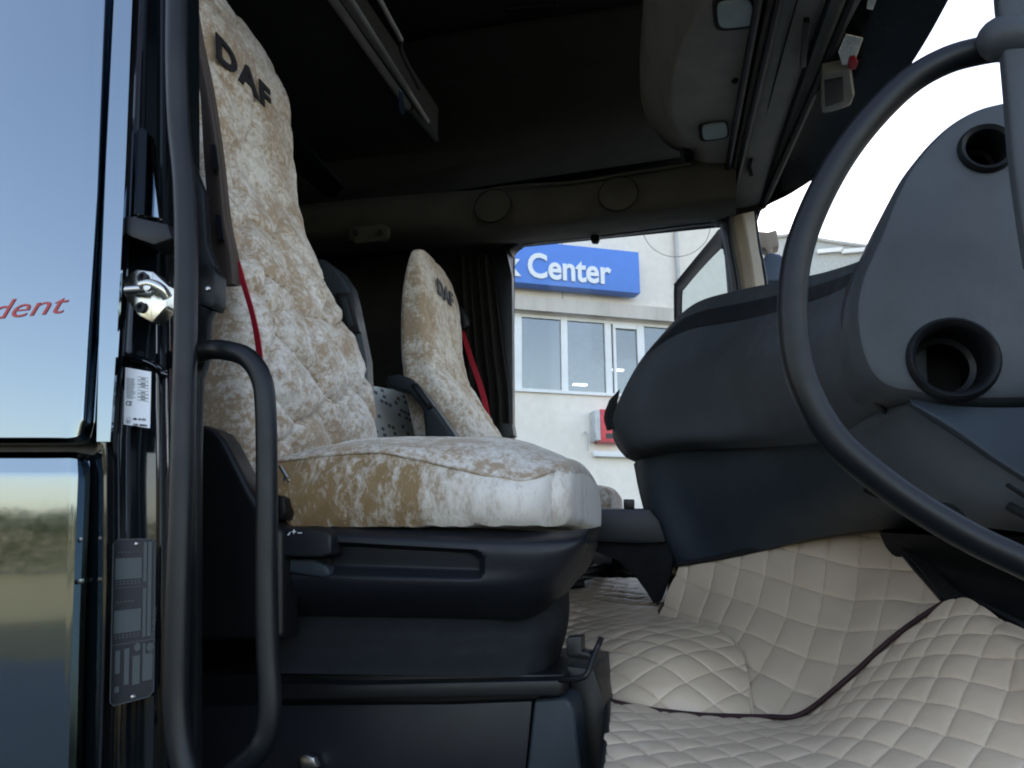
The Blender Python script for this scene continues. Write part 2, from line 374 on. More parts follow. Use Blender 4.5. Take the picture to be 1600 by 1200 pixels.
fbox('panel_joint', PF(1057, 400)[0], PF(1059, 400)[0], -.004, -.001, ledge_t, 11, 'seam', bld); fbox('panel_joint', PF(877, 375)[0], PF(878.5, 375)[0], -.004, -.001, ledge_t, 11, 'seam', bld)
fbox('downpipe', PF(1053, 370)[0] - .02, PF(1053, 370)[0] + .03, -.10, -.03, ledge_t, 11, 'pipe', bld, .01)
# sign
sg = empty('blue_shop_sign', 'long blue sign board with white lettering fixed above the windows', 'sign')
s1 = PF(998, 394, -.3)[0]; z1 = PF(998, 394, -.3)[1]; z0 = PF(998, 458, -.3)[1]; s0 = s1 - 6.5
fbox('sign_board', s0, s1, -.3, -.06, z0, z1, 'signblue', sg, .008)
def ftext(name, st, pa, pb, mat, parent, t, sx=1, off=0.0):
    """pa baseline-left pixel, pb: top-left pixel of a capital"""
    a = PF(*pa, t); b2 = PF(*pb, t); h = (b2[1] - a[1]) / .72
    return text(name, st, FO + FS * a[0] + FT * t + Vector((0, 0, a[1])), FS, (0, 0, 1), h, mat, parent, .012, off, 0, sx)
ftext('lettering', 'k Center', (788, 428.5), (788, 390), 'white', sg, -.315, .845, .024)
# red box, bracket pipe and shelf on the wall
rb = empty('red_wall_cabinet', 'red cabinet with a grey side fixed low on the office wall', 'cabinet')
s0, z1 = PF(938, 639, -.25); s1 = PF(975, 660, -.25)[0]; z0 = PF(950, 690, -.25)[1]
fbox('cabinet_body', s0, s1, -.25, -.002, z0, z1, 'redbox', rb, .01); fbox('cabinet_side', s0 - .09, s0 - .002, -.24, -.003, z0 + .02, z1 - .02, 'pipe', rb, .004)
fbox('label_plate', s0 + .08, s0 + .22, -.256, -.251, z0 + .05, z0 + .13, 'ink', rb)
s0, z0 = PF(925, 708); o = fbox('wall_rail', s0, s0 + 3, -.12, -.002, z0 - .06, z0 + .02, 'frame', None, .006); tag(o, 'white horizontal rail along the office wall below the red cabinet', 'rail')
s0, z0 = PF(917, 705); s1, z1 = PF(919, 680)
o = tube('vent_pipe', [FO + FS * s0 - FT * .06 + Vector((0, 0, z0)), FO + FS * s0 - FT * .06 + Vector((0, 0, z1)), FO + FS * (s0 - .06) - FT * .06 + Vector((0, 0, z1 + .04))], .015, 'pipe', None, 12, 8); tag(o, 'thin pale pipe stub standing on the white wall rail', 'pipe')
# low sheds beyond, seen through the windscreen
sh = empty('industrial_shed', 'long pale grey shed with a shallow roof far beyond the windscreen', 'building')
def sd_(px, py, y=45): return P(px, py, y)
prof = [(1150, 380), (1225, 368), (1250, 369), (1300, 377), (1345, 383), (1420, 392), (1500, 398)]
hull('wall', [sd_(1150, 900)] + [sd_(*q) for q in prof] + [sd_(1500, 900)], (0, 14, 0), 'shed', sh, 0)
tube('roof_edge', [sd_(*q, 44.9) for q in prof], .12, 'pipe', sh, 30, 6)
for a in (1302, 1340): 
    q = sd_(a, 388, 44.8); box('roof_light', (q.x - .9, 44.7, q.z - .25), (q.x + .5, 44.85, q.z), 'frame', sh, 0)

# ================================================================== TRUCK CAB
cab = empty('truck_cab', 'cab of a dark metallic lorry seen through its open door, dashboard on the right', 'truck cab')
YN, YF = .80, 3.05           # near and far side of the cab
# outer shell (roof, rear wall, near upper side, floor, firewall)
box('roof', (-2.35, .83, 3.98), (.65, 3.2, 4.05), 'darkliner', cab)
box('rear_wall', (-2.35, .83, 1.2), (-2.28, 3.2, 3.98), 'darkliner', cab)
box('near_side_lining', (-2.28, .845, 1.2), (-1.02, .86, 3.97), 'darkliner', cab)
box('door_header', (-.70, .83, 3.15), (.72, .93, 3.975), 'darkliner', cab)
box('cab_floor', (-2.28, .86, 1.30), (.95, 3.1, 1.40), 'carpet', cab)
box('door_sill', (-.62, .80, 1.05), (1.05, .90, 1.42), 'jamb', cab)
box('front_bulkhead', (.86, .86, 1.2), (.90, 3.1, 2.2), 'matt', cab)
box('near_footwell_side', (.44, .88, 1.42), (.86, .90, 2.0), 'matt', cab)
# --- exterior side panel
def col(*q): return list(q)
pan = sheet('body_panel', [
    col((-700, -60, .80), (-300, -60, .80), (60, -60, .80), (150, -60, .800), (168, -60, .803), (172, -60, .825)),
    col((-700, 300, .80), (-300, 300, .80), (60, 300, .80), (138, 300, .800), (154, 300, .803), (158, 300, .825)),
    col((-700, 520, .80), (-300, 520, .80), (55, 520, .80), (126, 520, .800), (140, 520, .803), (145, 520, .825)),
    col((-700, 660, .80), (-300, 660, .80), (50, 660, .80), (115, 660, .800), (132, 656, .803), (137, 654, .825)),
    col((-700, 684, .80), (-300, 684, .80), (50, 684, .80), (112, 684, .800), (128, 676, .805), (136, 668, .825)),
    col((-700, 693, .822), (-300, 693, .822), (50, 693, .822), (112, 692, .822), (130, 684, .824), (136, 676, .835))],
    'paint', cab, 60, 60, fv=lin, thick=(0, .02, 0))
sheet('lower_body_panel', [
    col((-700, 706, .825), (-300, 706, .825), (50, 706, .825), (112, 706, .825), (122, 708, .826), (126, 712, .83)),
    col((-700, 716, .803), (-300, 716, .803), (50, 716, .803), (114, 716, .8025), (121, 722, .806), (124, 730, .825)),
    col((-700, 740, .80), (-300, 740, .80), (50, 740, .80), (116, 740, .80), (120, 745, .803), (123, 750, .825)),
    col((-700, 960, .80), (-300, 960, .80), (50, 960, .80), (108, 960, .80), (112, 960, .803), (115, 960, .825)),
    col((-700, 1280, .80), (-300, 1280, .80), (40, 1280, .80), (99, 1280, .80), (103, 1280, .803), (106, 1280, .825))],
    'paint', cab, 60, 60, fv=lin, thick=(0, .02, 0))
text('panel_lettering', 'dent', P(-22, 500, .7994), (1, 0, 0), (0, 0, 1), .041, 'redprint', pan, .0003, -.004, .32, 1.75)
prism('gap_backing', [(-700, -60), (190, -60), (170, 700), (160, 1280), (-700, 1280)], .845, .85, 'rubber', cab, 0)
# --- door pillar: vertical columns swept to make flange and jamb
pil = sheet('door_pillar', [
    [(176, -60, .838), (162, 400, .838), (150, 690, .838), (128, 740, .838), (128, 900, .838), (122, 1280, .838)],
    [(182, -60, .815), (160, 400, .815), (152, 690, .815), (148, 740, .825), (146, 900, .825), (138, 1280, .825)],
    [(190, -60, .808), (170, 400, .808), (158, 690, .808), (162, 740, .812), (162, 900, .812), (152, 1280, .812)],
    [(204, -60, .810), (184, 400, .810), (166, 690, .810), (167, 740, .812), (167, 900, .812), (156, 1280, .812)],
    [(210, -60, .84), (192, 400, .84), (172, 690, .83), (172, 740, .83), (172, 900, .83), (162, 1280, .83)],
    [(226, -60, .86), (214, 400, .86), (200, 690, .855), (200, 740, .855), (200, 900, .855), (190, 1280, .855)],
    [(246, -60, .862), (246, 400, .862), (246, 690, .86), (246, 740, .86), (246, 900, .86), (240, 1280, .86)],
    [(262, -60, .90), (262, 400, .90), (262, 690, .90), (262, 740, .90), (262, 900, .90), (258, 1280, .90)],
    [(300, -60, .96), (300, 400, .96), (300, 690, .96), (300, 740, .96), (300, 900, .96), (300, 1280, .96)]],
    'jamb', cab, 80, 40, fu=lin, fv=lin, thick=(0, .02, 0))
sheet('pillar_flange', [[(181, -60, .8055), (159, 400, .8055), (151, 690, .8055)], [(209, -60, .8055), (190, 400, .8055), (172, 690, .8055)]], 'paint', pil, 4, 40, fu=crom, fv=lin, thick=(0, .004, 0))
# raised swage below the striker and light flange step
sheet('pillar_swage', [[(170, 545, .836), (200, 550, .845), (235, 562, .85), (250, 575, .86)], [(168, 552, .826), (200, 556, .836), (236, 568, .842), (252, 582, .85)], [(170, 560, .836), (200, 564, .845), (235, 575, .85), (250, 590, .86)]], 'jamb', pil, 30, 10)
# bright flat pressing above the striker
sheet('pillar_pressing', [[(206, 210, .836), (222, 200, .836), (235, 212, .836)], [(199, 270, .836), (220, 270, .836), (240, 270, .836)], [(192, 335, .836), (218, 335, .836), (248, 340, .836)]], 'paint', pil, 14, 20, thick=(0, .008, 0))
# rubber bumper wedge
prism('rubber_bumper', [(176, 343), (186, 334), (215, 340), (262, 350), (268, 372), (240, 382), (205, 370), (185, 358)], .812, .87, 'rubber', pil, .003)
# striker plate
st = prism('door_striker', [(190, 435), (212, 420), (238, 424), (262, 446), (258, 480), (237, 504), (214, 492), (190, 458)], .822, .845, 'metal', cab, .004)
hull('striker_ridge', [P(238, 424, .8215), P(262, 446, .8215), P(258, 480, .8215), P(237, 504, .8215), P(236, 462, .8160)], (0, .004, 0), 'metal', st, .001)
tube('striker_bolt', [P(199, 453, .812), P(230, 451, .806)], .0058, 'steel', st, 2, 16, False)
tube('striker_loop', [P(222, 446, .804), P(236, 444, .803), P(252, 452, .806), P(262, 466, .813)], .007, 'metal', st, 20, 12)
for q in ((224, 434), (221, 481)):
    p = P(q[0], q[1], .821); sc = lathe('screw', [(0, .004), (.0075, .003), (.008, 0), (.0045, -.001), (.0040, -.0005)], p - Vector((0, .003, 0)), (0, 1, 0), 'ink', st, 20)
    lathe('screw_socket', [(0, -.0035), (.0035, -.0032), (.0036, 0)], p, (0, 1, 0), 'steel', sc, 6) if False else None
lathe('loop_pin', [(0, -.006), (.006, -.005), (.006, .0)], P(234, 449, .803), (0, 1, 0), 'steel', st, 20)
# sticker with printed lines
def on(px, py, y): return P(px, py, y)
stk = prism('white_label', [(196, 574), (236, 581), (234, 669), (193, 663)], .8345, .8352, 'white', cab, .0)
stk.data.materials.append(M['ink'])
lb = bmesh.new()
def quadpx(bm_, a, b2, c, d, y):
    bm_.faces.new([bm_.verts.new(P(*q, y)) for q in (a, b2, c, d)])
def skew(px, py, x0, y0, k): return (px, py + (px - x0) * k)
for i in range(15):
    yy = 590 + i * 2.2; x1 = 197.5; x2 = 197.5 + random.uniform(9, 14)
    quadpx(lb, skew(x1, yy, 196, 0, .16), skew(x2, yy, 196, 0, .16), skew(x2, yy + .7, 196, 0, .16), skew(x1, yy + .7, 196, 0, .16), .8341)
for (a, b2) in ((585, 590), (592, 597), (597, 602), (606, 611), (612, 617), (617, 622)):
    for (ya, yb) in ((a, a + .6), (b2 - .6, b2)): quadpx(lb, skew(215, ya, 196, 0, .16), skew(232, ya, 196, 0, .16), skew(232, yb, 196, 0, .16), skew(215, yb, 196, 0, .16), .8341)
    quadpx(lb, skew(220, a + 2, 196, 0, .16), skew(227, a + 2, 196, 0, .16), skew(227, a + 3.4, 196, 0, .16), skew(220, a + 3.4, 196, 0, .16), .8341)
fin(lb, 'printed_lines', 'ink', stk, False)
X1 = Vector((1, 0, 0)); Z1 = Vector((0, 0, 1))
text('printed_mark', 'CE', P(196, 633, .834), (1, 0, -.10), Z1, .0085, 'ink', stk, .0002, .01)
text('printed_title', 'Type plate', P(202, 583, .834), (1, 0, -.10), Z1, .0035, 'ink', stk, .0002, .02) if False else None
text('printed_code', 'E1', P(198, 660, .834), (1, 0, -.10), Z1, .0050, 'ink', stk, .0002, .01)
text('printed_number', '10R- 04 653', P(207, 656, .834), (1, 0, -.10), Z1, .0042, 'ink', stk, .0002, .02)
text('printed_number', '122R- 000024', P(207, 665, .834), (1, 0, -.10), Z1, .0040, 'ink', stk, .0002, .02)
bmr = bmesh.new()
for k in range(20):
    a0, a1 = 2 * math.pi * k / 20, 2 * math.pi * (k + 1) / 20; c = P(200.5, 657, .834)
    bmr.faces.new([bmr.verts.new(c + Vector((math.cos(a) * r_, 0, math.sin(a) * r_))) for a, r_ in ((a0, .0042), (a1, .0042), (a1, .0038), (a0, .0038))])
fin(bmr, 'printed_ring', 'ink', stk, False)
# rating plate
YPL = .826
rp = prism('rating_plate', [(184, 843), (238, 842), (243, 848), (240, 1080), (234, 1088), (178, 1103), (172, 1098), (177, 850)], YPL, YPL + .002, 'ink', cab, .0006)
tube('plate_rim', [P(*q, YPL - .0004) for q in [(184, 843), (238, 842), (243, 848), (240, 1080), (234, 1088), (178, 1103), (172, 1098), (177, 850), (184, 843)]], .0007, 'greyprint', rp, 9, 6, False)
def pq(x0, x1, a, b2, bm_):
    """plate-local: x across 0..1, v down 0..1"""
    def m_(u, v):
        L = (179 - 6 * v, 843 + 258 * v); Rr = (243 - 4 * v, 842 + 243 * v); return (L[0] + (Rr[0] - L[0]) * u, L[1] + (Rr[1] - L[1]) * u)
    quadpx(bm_, m_(x0, a), m_(x1, a), m_(x1, b2), m_(x0, b2), YPL - .0006)
pb = bmesh.new()
for z in [(.03, .68, .115, .245), (.03, .68, .435, .575), (.72, .80, .02, .27), (.83, .92, .02, .62), (.72, .80, .31, .62), (.08, .2, .68, .82), (.30, .42, .675, .90), (.50, .68, .73, .91), (.74, .80, .66, .90), (.80, .98, .73, .90), (.08, .19, .90, .935), (.0, 1., .640, .645), (.02, .68, .295, .298)]: pq(*z, pb)
for k in range(7):
    for v0 in (.255, .585): pq(.05 + k * .09, .10 + k * .09, v0, v0 + .008, pb); pq(.05 + k * .09, .11 + k * .09, v0 + .016, v0 + .022, pb)
for v0 in (.055, .36):
    for k in range(5): pq(.08 + k * .09, .13 + k * .09, v0 + .02, v0 + .028, pb)
fin(pb, 'printed_fields', 'greyprint', rp, False)
text('printed_maker', 'DAF TRUCKS N.V.', P(238, 1020, YPL - .0008), (0, 0, 1), (-1, 0, 0), .0068, 'greyprint', rp, .0002)
for q in ((.58, .66), (.90, .66)):
    p = P(179 + 62 * q[0], 850 + 250 * q[1] - 4, YPL - .0008); lathe('printed_disc', [(0, -.0002), (.0048, -.0002), (.0048, 0)], p, (0, 1, 0), 'greyprint', rp, 20)
for q in ((214, 850), (208, 1089)): lathe('rivet', [(0, -.0026), (.002, -.002), (.0032, 0)], P(*q, YPL), (0, 1, 0), 'steel', rp, 14)
# edge catches on the lower pillar
box('lock_stub', tuple(P(122, 912, .815)), tuple(P(134, 904, .830)), 'steel', pil, .001)
box('lock_stub', tuple(P(124, 846, .817)), tuple(P(136, 840, .830)), 'steel', pil, .001)
# --- inner bracket with rubber block
prism('pillar_trim_strip', [(298, 250), (318, 300), (322, 380), (334, 410), (334, 480), (325, 500), (322, 560), (312, 592), (308, 700), (306, 1280), (288, 1280), (290, 700), (296, 596)], .93, .945, 'tube', cab, .004)  # lower run is added, a dark cover over a bright reflection on the pillar
rbk = prism('door_stop_block', [(305, 415), (328, 412), (336, 424), (335, 472), (330, 482), (305, 474)], .90, .93, 'rubber', cab, .004)
lathe('screw', [(0, -.003), (.003, -.0025), (.0042, 0)], P(325, 451, .8985), (0, 1, 0), 'steel', rbk, 16)
# --- grab handles
tube('grab_rail', [P(275, -80, .79), P(276, 0, .79), P(276, 90, .79), P(279, 190, .80), P(288, 290, .805), P(291, 420, .805), P(288, 600, .805), P(283, 800, .80), P(277, 1000, .80), P(276, 1100, .80), P(283, 1170, .80), P(302, 1240, .80)], .0150, 'tube', cab, 90, 24)
tube('grab_handle', [P(292, 560, .93), P(312, 552, .88), P(326, 547, .86), P(350, 547, .845), P(385, 558, .84), P(408, 590, .84), P(415, 640, .84), P(417, 760, .84), P(416, 900, .84), P(418, 1010, .84), P(422, 1090, .84), P(418, 1140, .84), P(404, 1172, .84), P(384, 1192, .85), P(350, 1220, .88), P(310, 1250, .92)], .0135, 'tube', cab, 110, 24)
tube('entry_handrail', [P(1640, 68, .80), P(1590, 72, .80), P(1540, 78, .80), P(1480, 94, .80), P(1420, 128, .80), P(1362, 184, .80), P(1312, 250, .80), P(1272, 325, .80), P(1246, 400, .80), P(1238, 480, .80), P(1245, 560, .80), P(1268, 628, .80), P(1308, 690, .80), P(1370, 745, .80), P(1440, 795, .80), P(1520, 842, .80), P(1600, 880, .80), P(1680, 920, .80)], .0150, 'tube', cab, 140, 24,
     rfun=lambda u: .0143 + .0010 * math.sin(u * 3))
# --- near A-pillar edge on the right
sheet('front_door_post', [[(1552, -60, .78), (1552, 0, .78), (1558, 60, .78), (1566, 150, .78), (1574, 250, .78), (1584, 330, .78), (1598, 420, .78)],
    [(1566, -60, .765), (1568, 0, .765), (1574, 60, .765), (1582, 150, .765), (1590, 250, .765), (1600, 330, .765), (1614, 420, .765)],
    [(1626, -60, .76), (1628, 0, .76), (1634, 60, .76), (1638, 150, .76), (1646, 250, .76), (1654, 330, .76), (1676, 420, .76)]], 'dash', cab, 40, 16, thick=(.01, .012, 0))
tube('rail_clamp', [P(1556, 70, .80), P(1562, 62, .785), P(1580, 60, .775), P(1625, 64, .775)], .03, 'dash', cab, 24, 20, rfun=lambda u: .017 + .006 * min(1, u * 3))
# --- dashboard end panel with two round openings
END = [(1700, 150), (1600, 147), (1562, 151), (1525, 163), (1488, 185), (1452, 218), (1420, 258), (1394, 305), (1372, 352), (1352, 395), (1336, 440), (1330, 490), (1337, 540), (1352, 582), (1374, 608), (1400, 619), (1422, 622), (1470, 631), (1540, 634), (1620, 632), (1700, 630)]
def end_rows():
    A = [P(q[0], q[1], 1.06) for q in crom(END, 110)]; c = Vector((sum(p.x for p in A) / len(A), 1.06, sum(p.z for p in A) / len(A)))
    return A, c
A, cc = end_rows()
bm = bmesh.new(); rings = []
for ins, y in ((.0, 1.20), (.0, 1.10), (.004, 1.075), (.012, 1.063), (.022, 1.060)):
    ring = []
    for i, p in enumerate(A):
        d = (cc - p); d.y = 0; d.normalize(); q = p + d * ins; ring.append(bm.verts.new((q.x, y, q.z)))
    rings.append(ring)
for a, b2 in zip(rings, rings[1:]):
    for i in range(len(a)): j = (i + 1) % len(a); bm.faces.new((a[i], a[j], b2[j], b2[i]))
bm.faces.new(rings[-1]); bm.faces.new(rings[0][::-1])
dash = fin(bm, 'dashboard', 'dash', cab)
m1, m2 = P(1489, 561, 1.06), P(1541, 233, 1.06)
def cyl(c, r): 
    bm = bmesh.new(); bmesh.ops.create_cone(bm, cap_ends=True, segments=64, radius1=r, radius2=r, depth=.17, matrix=Matrix.Translation((c.x, 1.10, c.z)) @ Matrix.Rotation(math.pi / 2, 4, 'X')); return fin(bm, 'cutter', 'void')
cut(dash, [cyl(m1, .045), cyl(m2, .027)])
def vent(c, R0, r1):
    v = lathe('air_vent', [(r1 * .96, .11), (r1, .02), (r1 * 1.02, .004), (r1 * 1.10, -.006), (R0 * .93, -.010), (R0, -.006), (R0 * 1.03, .001), (R0 * 1.02, .004)], (c.x, 1.060, c.z), (0, 1, 0), 'rubber', dash, 64)
    lathe('duct_back', [(0, .108), (r1 * 1.0, .108)], (c.x, 1.060, c.z), (0, 1, 0), 'void', v, 40)
    lathe('duct_ring', [(r1 * .82, .05), (r1 * .985, .046), (r1 * .985, .054), (r1 * .82, .053), (r1 * .82, .05)], (c.x, 1.060, c.z), (0, 1, 0), 'black', v, 48)
vent(m1, .0555, .0425); vent(m2, .0355, .0250)
# --- dashboard face: columns from near end panel to the rounded driver-side corner
rowsD = [
    [(1420, 350, 1.12), (1362, 398, 1.14), (1300, 422, 1.30), (1230, 438, 1.55), (1160, 452, 1.78), (1090, 472, 1.98), (1045, 510, 2.02), (1020, 545, 2.04), (1005, 570, 2.08)],
    [(1420, 430, 1.11), (1346, 440, 1.13), (1290, 465, 1.30), (1220, 488, 1.54), (1150, 505, 1.76), (1070, 520, 1.90), (1010, 555, 1.96), (985, 590, 2.0), (975, 620, 2.06)],
    [(1420, 500, 1.10), (1334, 495, 1.12), (1270, 530, 1.28), (1200, 550, 1.50), (1130, 570, 1.70), (1050, 590, 1.86), (988, 610, 1.94), (962, 640, 1.98), (958, 665, 2.05)],
    [(1420, 570, 1.10), (1345, 570, 1.12), (1270, 595, 1.28), (1200, 620, 1.50), (1130, 640, 1.70), (1050, 650, 1.84), (990, 660, 1.93), (964, 670, 1.98), (960, 690, 2.05)],
    [(1424, 612, 1.09), (1375, 628, 1.13), (1290, 655, 1.30), (1210, 672, 1.52), (1130, 682, 1.70), (1050, 688, 1.84), (1000, 696, 1.93), (980, 702, 1.98), (975, 712, 2.05)],
    [(1426, 626, 1.12), (1385, 648, 1.16), (1290, 686, 1.36), (1210, 697, 1.58), (1130, 700, 1.76), (1060, 703, 1.90), (1010, 712, 1.97), (996, 716, 2.02), (992, 722, 2.08)]]
sheet('dash_face', rowsD, 'dash', dash, 90, 50, thick=(.03, .03, 0))
gD = grid3(rowsD, 120, 60)
sub = [[gD[r_][c_] + (O - gD[r_][c_]).normalized() * .004 for c_ in range(14, 118)] for r_ in range(5, 12)]
fin(gmesh(sub, (0, .003, 0)), 'dash_top_strip', 'strip', dash)
# closed body behind the face (so that the sides look solid)
hull('dash_core', [(.12, 2.02, 2.26), (.25, 1.72, 2.26), (.40, 1.35, 2.12), (.42, 1.22, 2.10), (.9, 1.22, 2.10), (.9, 2.88, 2.2), (.25, 2.88, 2.2), (.12, 2.3, 2.26)], (0, 0, -.30), 'dash_low', dash, .01)
# seam behind the end panel
tube('dash_seam', [P(1352, 400, 1.105), P(1330, 440, 1.12), P(1318, 490, 1.13), P(1324, 540, 1.13), P(1342, 590, 1.125), P(1372, 632, 1.13), P(1384, 645, 1.14)], .0035, 'strip', dash, 40, 8)
# corner pocket / handle at the driver side
sheet('dash_corner_pad', [[(968, 608, 2.00), (962, 640, 1.99), (958, 670, 1.99)], [(952, 625, 2.03), (944, 650, 2.03), (948, 672, 2.03)], [(955, 622, 2.12), (948, 650, 2.12), (950, 670, 2.12)]], 'strip', dash, 14, 14)
# --- lower dash
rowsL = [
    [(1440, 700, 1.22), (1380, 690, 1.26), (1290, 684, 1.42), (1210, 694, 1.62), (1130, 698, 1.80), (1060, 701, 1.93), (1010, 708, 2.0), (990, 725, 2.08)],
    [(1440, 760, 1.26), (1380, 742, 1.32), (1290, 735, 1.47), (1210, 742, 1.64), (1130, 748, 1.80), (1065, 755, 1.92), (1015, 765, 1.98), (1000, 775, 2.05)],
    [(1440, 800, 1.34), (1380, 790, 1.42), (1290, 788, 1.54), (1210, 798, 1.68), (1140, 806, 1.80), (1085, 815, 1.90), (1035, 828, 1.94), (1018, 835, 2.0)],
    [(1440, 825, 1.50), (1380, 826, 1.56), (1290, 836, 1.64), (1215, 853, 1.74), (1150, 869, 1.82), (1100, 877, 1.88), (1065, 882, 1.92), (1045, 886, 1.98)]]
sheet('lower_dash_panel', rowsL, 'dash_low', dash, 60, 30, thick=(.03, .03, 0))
# under the end panel: bright upper shelf and the darker slanted face
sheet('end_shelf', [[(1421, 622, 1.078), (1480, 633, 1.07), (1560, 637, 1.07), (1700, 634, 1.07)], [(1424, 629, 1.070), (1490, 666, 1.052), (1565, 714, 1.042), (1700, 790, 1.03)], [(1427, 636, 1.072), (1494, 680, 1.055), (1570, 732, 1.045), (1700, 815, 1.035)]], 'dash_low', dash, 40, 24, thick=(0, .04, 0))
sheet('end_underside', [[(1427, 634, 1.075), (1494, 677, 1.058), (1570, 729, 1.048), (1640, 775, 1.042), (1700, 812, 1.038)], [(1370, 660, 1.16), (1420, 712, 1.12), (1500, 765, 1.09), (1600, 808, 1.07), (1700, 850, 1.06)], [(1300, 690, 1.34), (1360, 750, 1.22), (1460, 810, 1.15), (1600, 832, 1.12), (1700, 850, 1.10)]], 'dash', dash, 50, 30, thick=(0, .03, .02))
tube('panel_groove', [P(1573, 757, 1.035), P(1590, 768, 1.03), P(1605, 778, 1.03)], .003, 'void', dash, 8, 6)
tube('panel_groove', [P(1575, 790, 1.06), P(1588, 797, 1.055), P(1605, 806, 1.05)], .006, 'void', dash, 8, 6)
for pts in ([(1462, 788), (1486, 792), (1505, 808)], [(1350, 765), (1372, 775), (1390, 778)]):
    tube('panel_groove', [P(*q, 1.10 if pts[0][0] > 1400 else 1.33) for q in pts], .004, 'void', dash, 8, 6)
sheet('footwell_panel', [[(1375, 832, 1.50), (1500, 838, 1.30), (1620, 838, 1.20), (1720, 838, 1.15)], [(1400, 870, 1.55), (1520, 900, 1.42), (1620, 930, 1.32), (1720, 950, 1.25)], [(1490, 938, 1.40), (1560, 975, 1.28), (1620, 1005, 1.20), (1720, 1045, 1.12)]], 'matt', cab, 20, 20)
sheet('mat_edge_trim', [[(1378, 828, 1.60), (1430, 880, 1.46), (1478, 936, 1.34), (1504, 932, 1.30), (1560, 958, 1.22), (1610, 985, 1.15)], [(1392, 826, 1.62), (1450, 880, 1.48), (1502, 928, 1.36), (1530, 938, 1.29), (1580, 962, 1.21), (1620, 982, 1.14)]], 'carpet', cab, 40, 6, thick=(0, .01, 0))
# --- centre tray between the seats
tr = prism('centre_tray', [(880, 800), (925, 794), (1015, 794), (1030, 812), (1042, 848), (1000, 850), (905, 846), (880, 846)], 1.90, 2.4, 'seatshell', cab, .01)
prism('tray_knob', [(974, 780), (990, 780), (990, 794), (974, 794)], 1.92, 1.95, 'black', tr, .002)
prism('tray_leg', [(900, 846), (1042, 846), (1052, 872), (1048, 900), (1032, 940), (1022, 944), (1010, 925), (992, 900), (965, 876), (930, 862), (900, 858)], 1.92, 1.99, 'matt', tr, .004)
# --- overhead: far side header band, shelf speakers
hb = sheet('side_header', [
    [(380, 345, 2.75), (480, 322, 2.75), (740, 300, 2.75), (900, 286, 2.75), (1080, 255, 2.75), (1150, 240, 2.75)],
    [(380, 352, 2.68), (480, 330, 2.68), (740, 306, 2.68), (900, 291, 2.68), (1080, 261, 2.68), (1150, 246, 2.68)],
    [(380, 385, 2.72), (480, 368, 2.72), (740, 350, 2.72), (900, 338, 2.72), (1080, 312, 2.72), (1150, 305, 2.72)],
    [(380, 405, 2.85), (480, 392, 2.85), (740, 376, 2.85), (900, 360, 2.85), (1080, 338, 2.85), (1150, 330, 2.85)],
    [(380, 412, 3.02), (480, 402, 3.02), (740, 386, 3.02), (900, 372, 3.02), (1080, 348, 3.02), (1150, 340, 3.02)]], 'headliner', cab, 60, 30, thick=(0, .02, .02))
for q in ((770, 322), (966, 303)):
    c = P(*q, 2.662); sp = lathe('speaker_grille', [(0, -.004), (.066, -.006), (.074, -.003), (.078, .006)], c, (0, 1, -.12), 'headliner', hb, 48)
    lathe('speaker_rim', [(.074, -.004), (.0755, -.006), (.0775, -.004), (.078, .004)], c, (0, 1, -.12), 'void', sp, 48)
tube('shelf_bezel', [P(752, 352, 2.70), P(738, 330, 2.695), P(738, 312, 2.69), P(752, 300, 2.68), P(800, 291, 2.68), P(900, 284, 2.67), P(1000, 268, 2.67), P(1080, 256, 2.67)], .006, 'headliner', hb, 50, 8)
hk = prism('coat_hook', [(544, 362), (552, 354), (598, 350), (607, 355), (607, 368), (598, 375), (556, 380), (545, 374)], 2.675, 2.70, 'headliner', hb, .005)
for a in (557, 596): lathe('hook_peg', [(0, -.02), (.012, -.018), (.010, 0)], P(a, 365, 2.676), (0, 1, 0), 'darkliner', hk, 16)
# side wall pieces around the far window
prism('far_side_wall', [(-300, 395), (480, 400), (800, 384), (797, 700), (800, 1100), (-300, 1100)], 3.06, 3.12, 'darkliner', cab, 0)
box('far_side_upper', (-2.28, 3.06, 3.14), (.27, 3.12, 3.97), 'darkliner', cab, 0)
box('footwell_blocker', (.06, 2.90, 1.41), (.858, 2.94, 2.0), 'matt', cab, 0)  # added dark box, keeps the sky from showing through below the dash
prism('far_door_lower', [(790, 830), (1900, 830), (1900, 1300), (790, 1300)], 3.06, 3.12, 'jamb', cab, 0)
# window frame of the far door: outline ring
ring_o = [(786, 860), (786, 400), (790, 384), (806, 375), (840, 370), (960, 358), (1100, 341), (1140, 338), (1148, 380), (1165, 500), (1180, 860)]
ring_i = [(801, 850), (799, 430), (801, 400), (812, 386), (836, 379), (960, 366), (1098, 349), (1120, 351), (1130, 368), (1148, 500), (1165, 850)]
wf = sheet('window_frame', [[(a, b2, 3.03) for a, b2 in ring_o], [((a * .5 + c * .5), (b2 * .5 + d * .5), 3.015) for (a, b2), (c, d) in zip(ring_o, ring_i)], [(a, b2, 3.05) for a, b2 in ring_i]], 'rubber', cab, 120, 8, thick=(0, .03, 0))
bm = bmesh.new(); bm.faces.new([bm.verts.new(P(a, b2, 3.068)) for a, b2 in ring_i]); fin(bm, 'side_window', 'glass', wf, False)
prism('window_knob', [(924, 366), (935, 366), (937, 373), (934, 379), (925, 379), (922, 373)], 2.98, 3.0, 'rubber', hb, .004)
prism('far_b_pillar', [(768, 395), (790, 385), (800, 430), (801, 560), (803, 860), (785, 860), (780, 600)], 3.0, 3.04, 'seatshell', cab, .004)
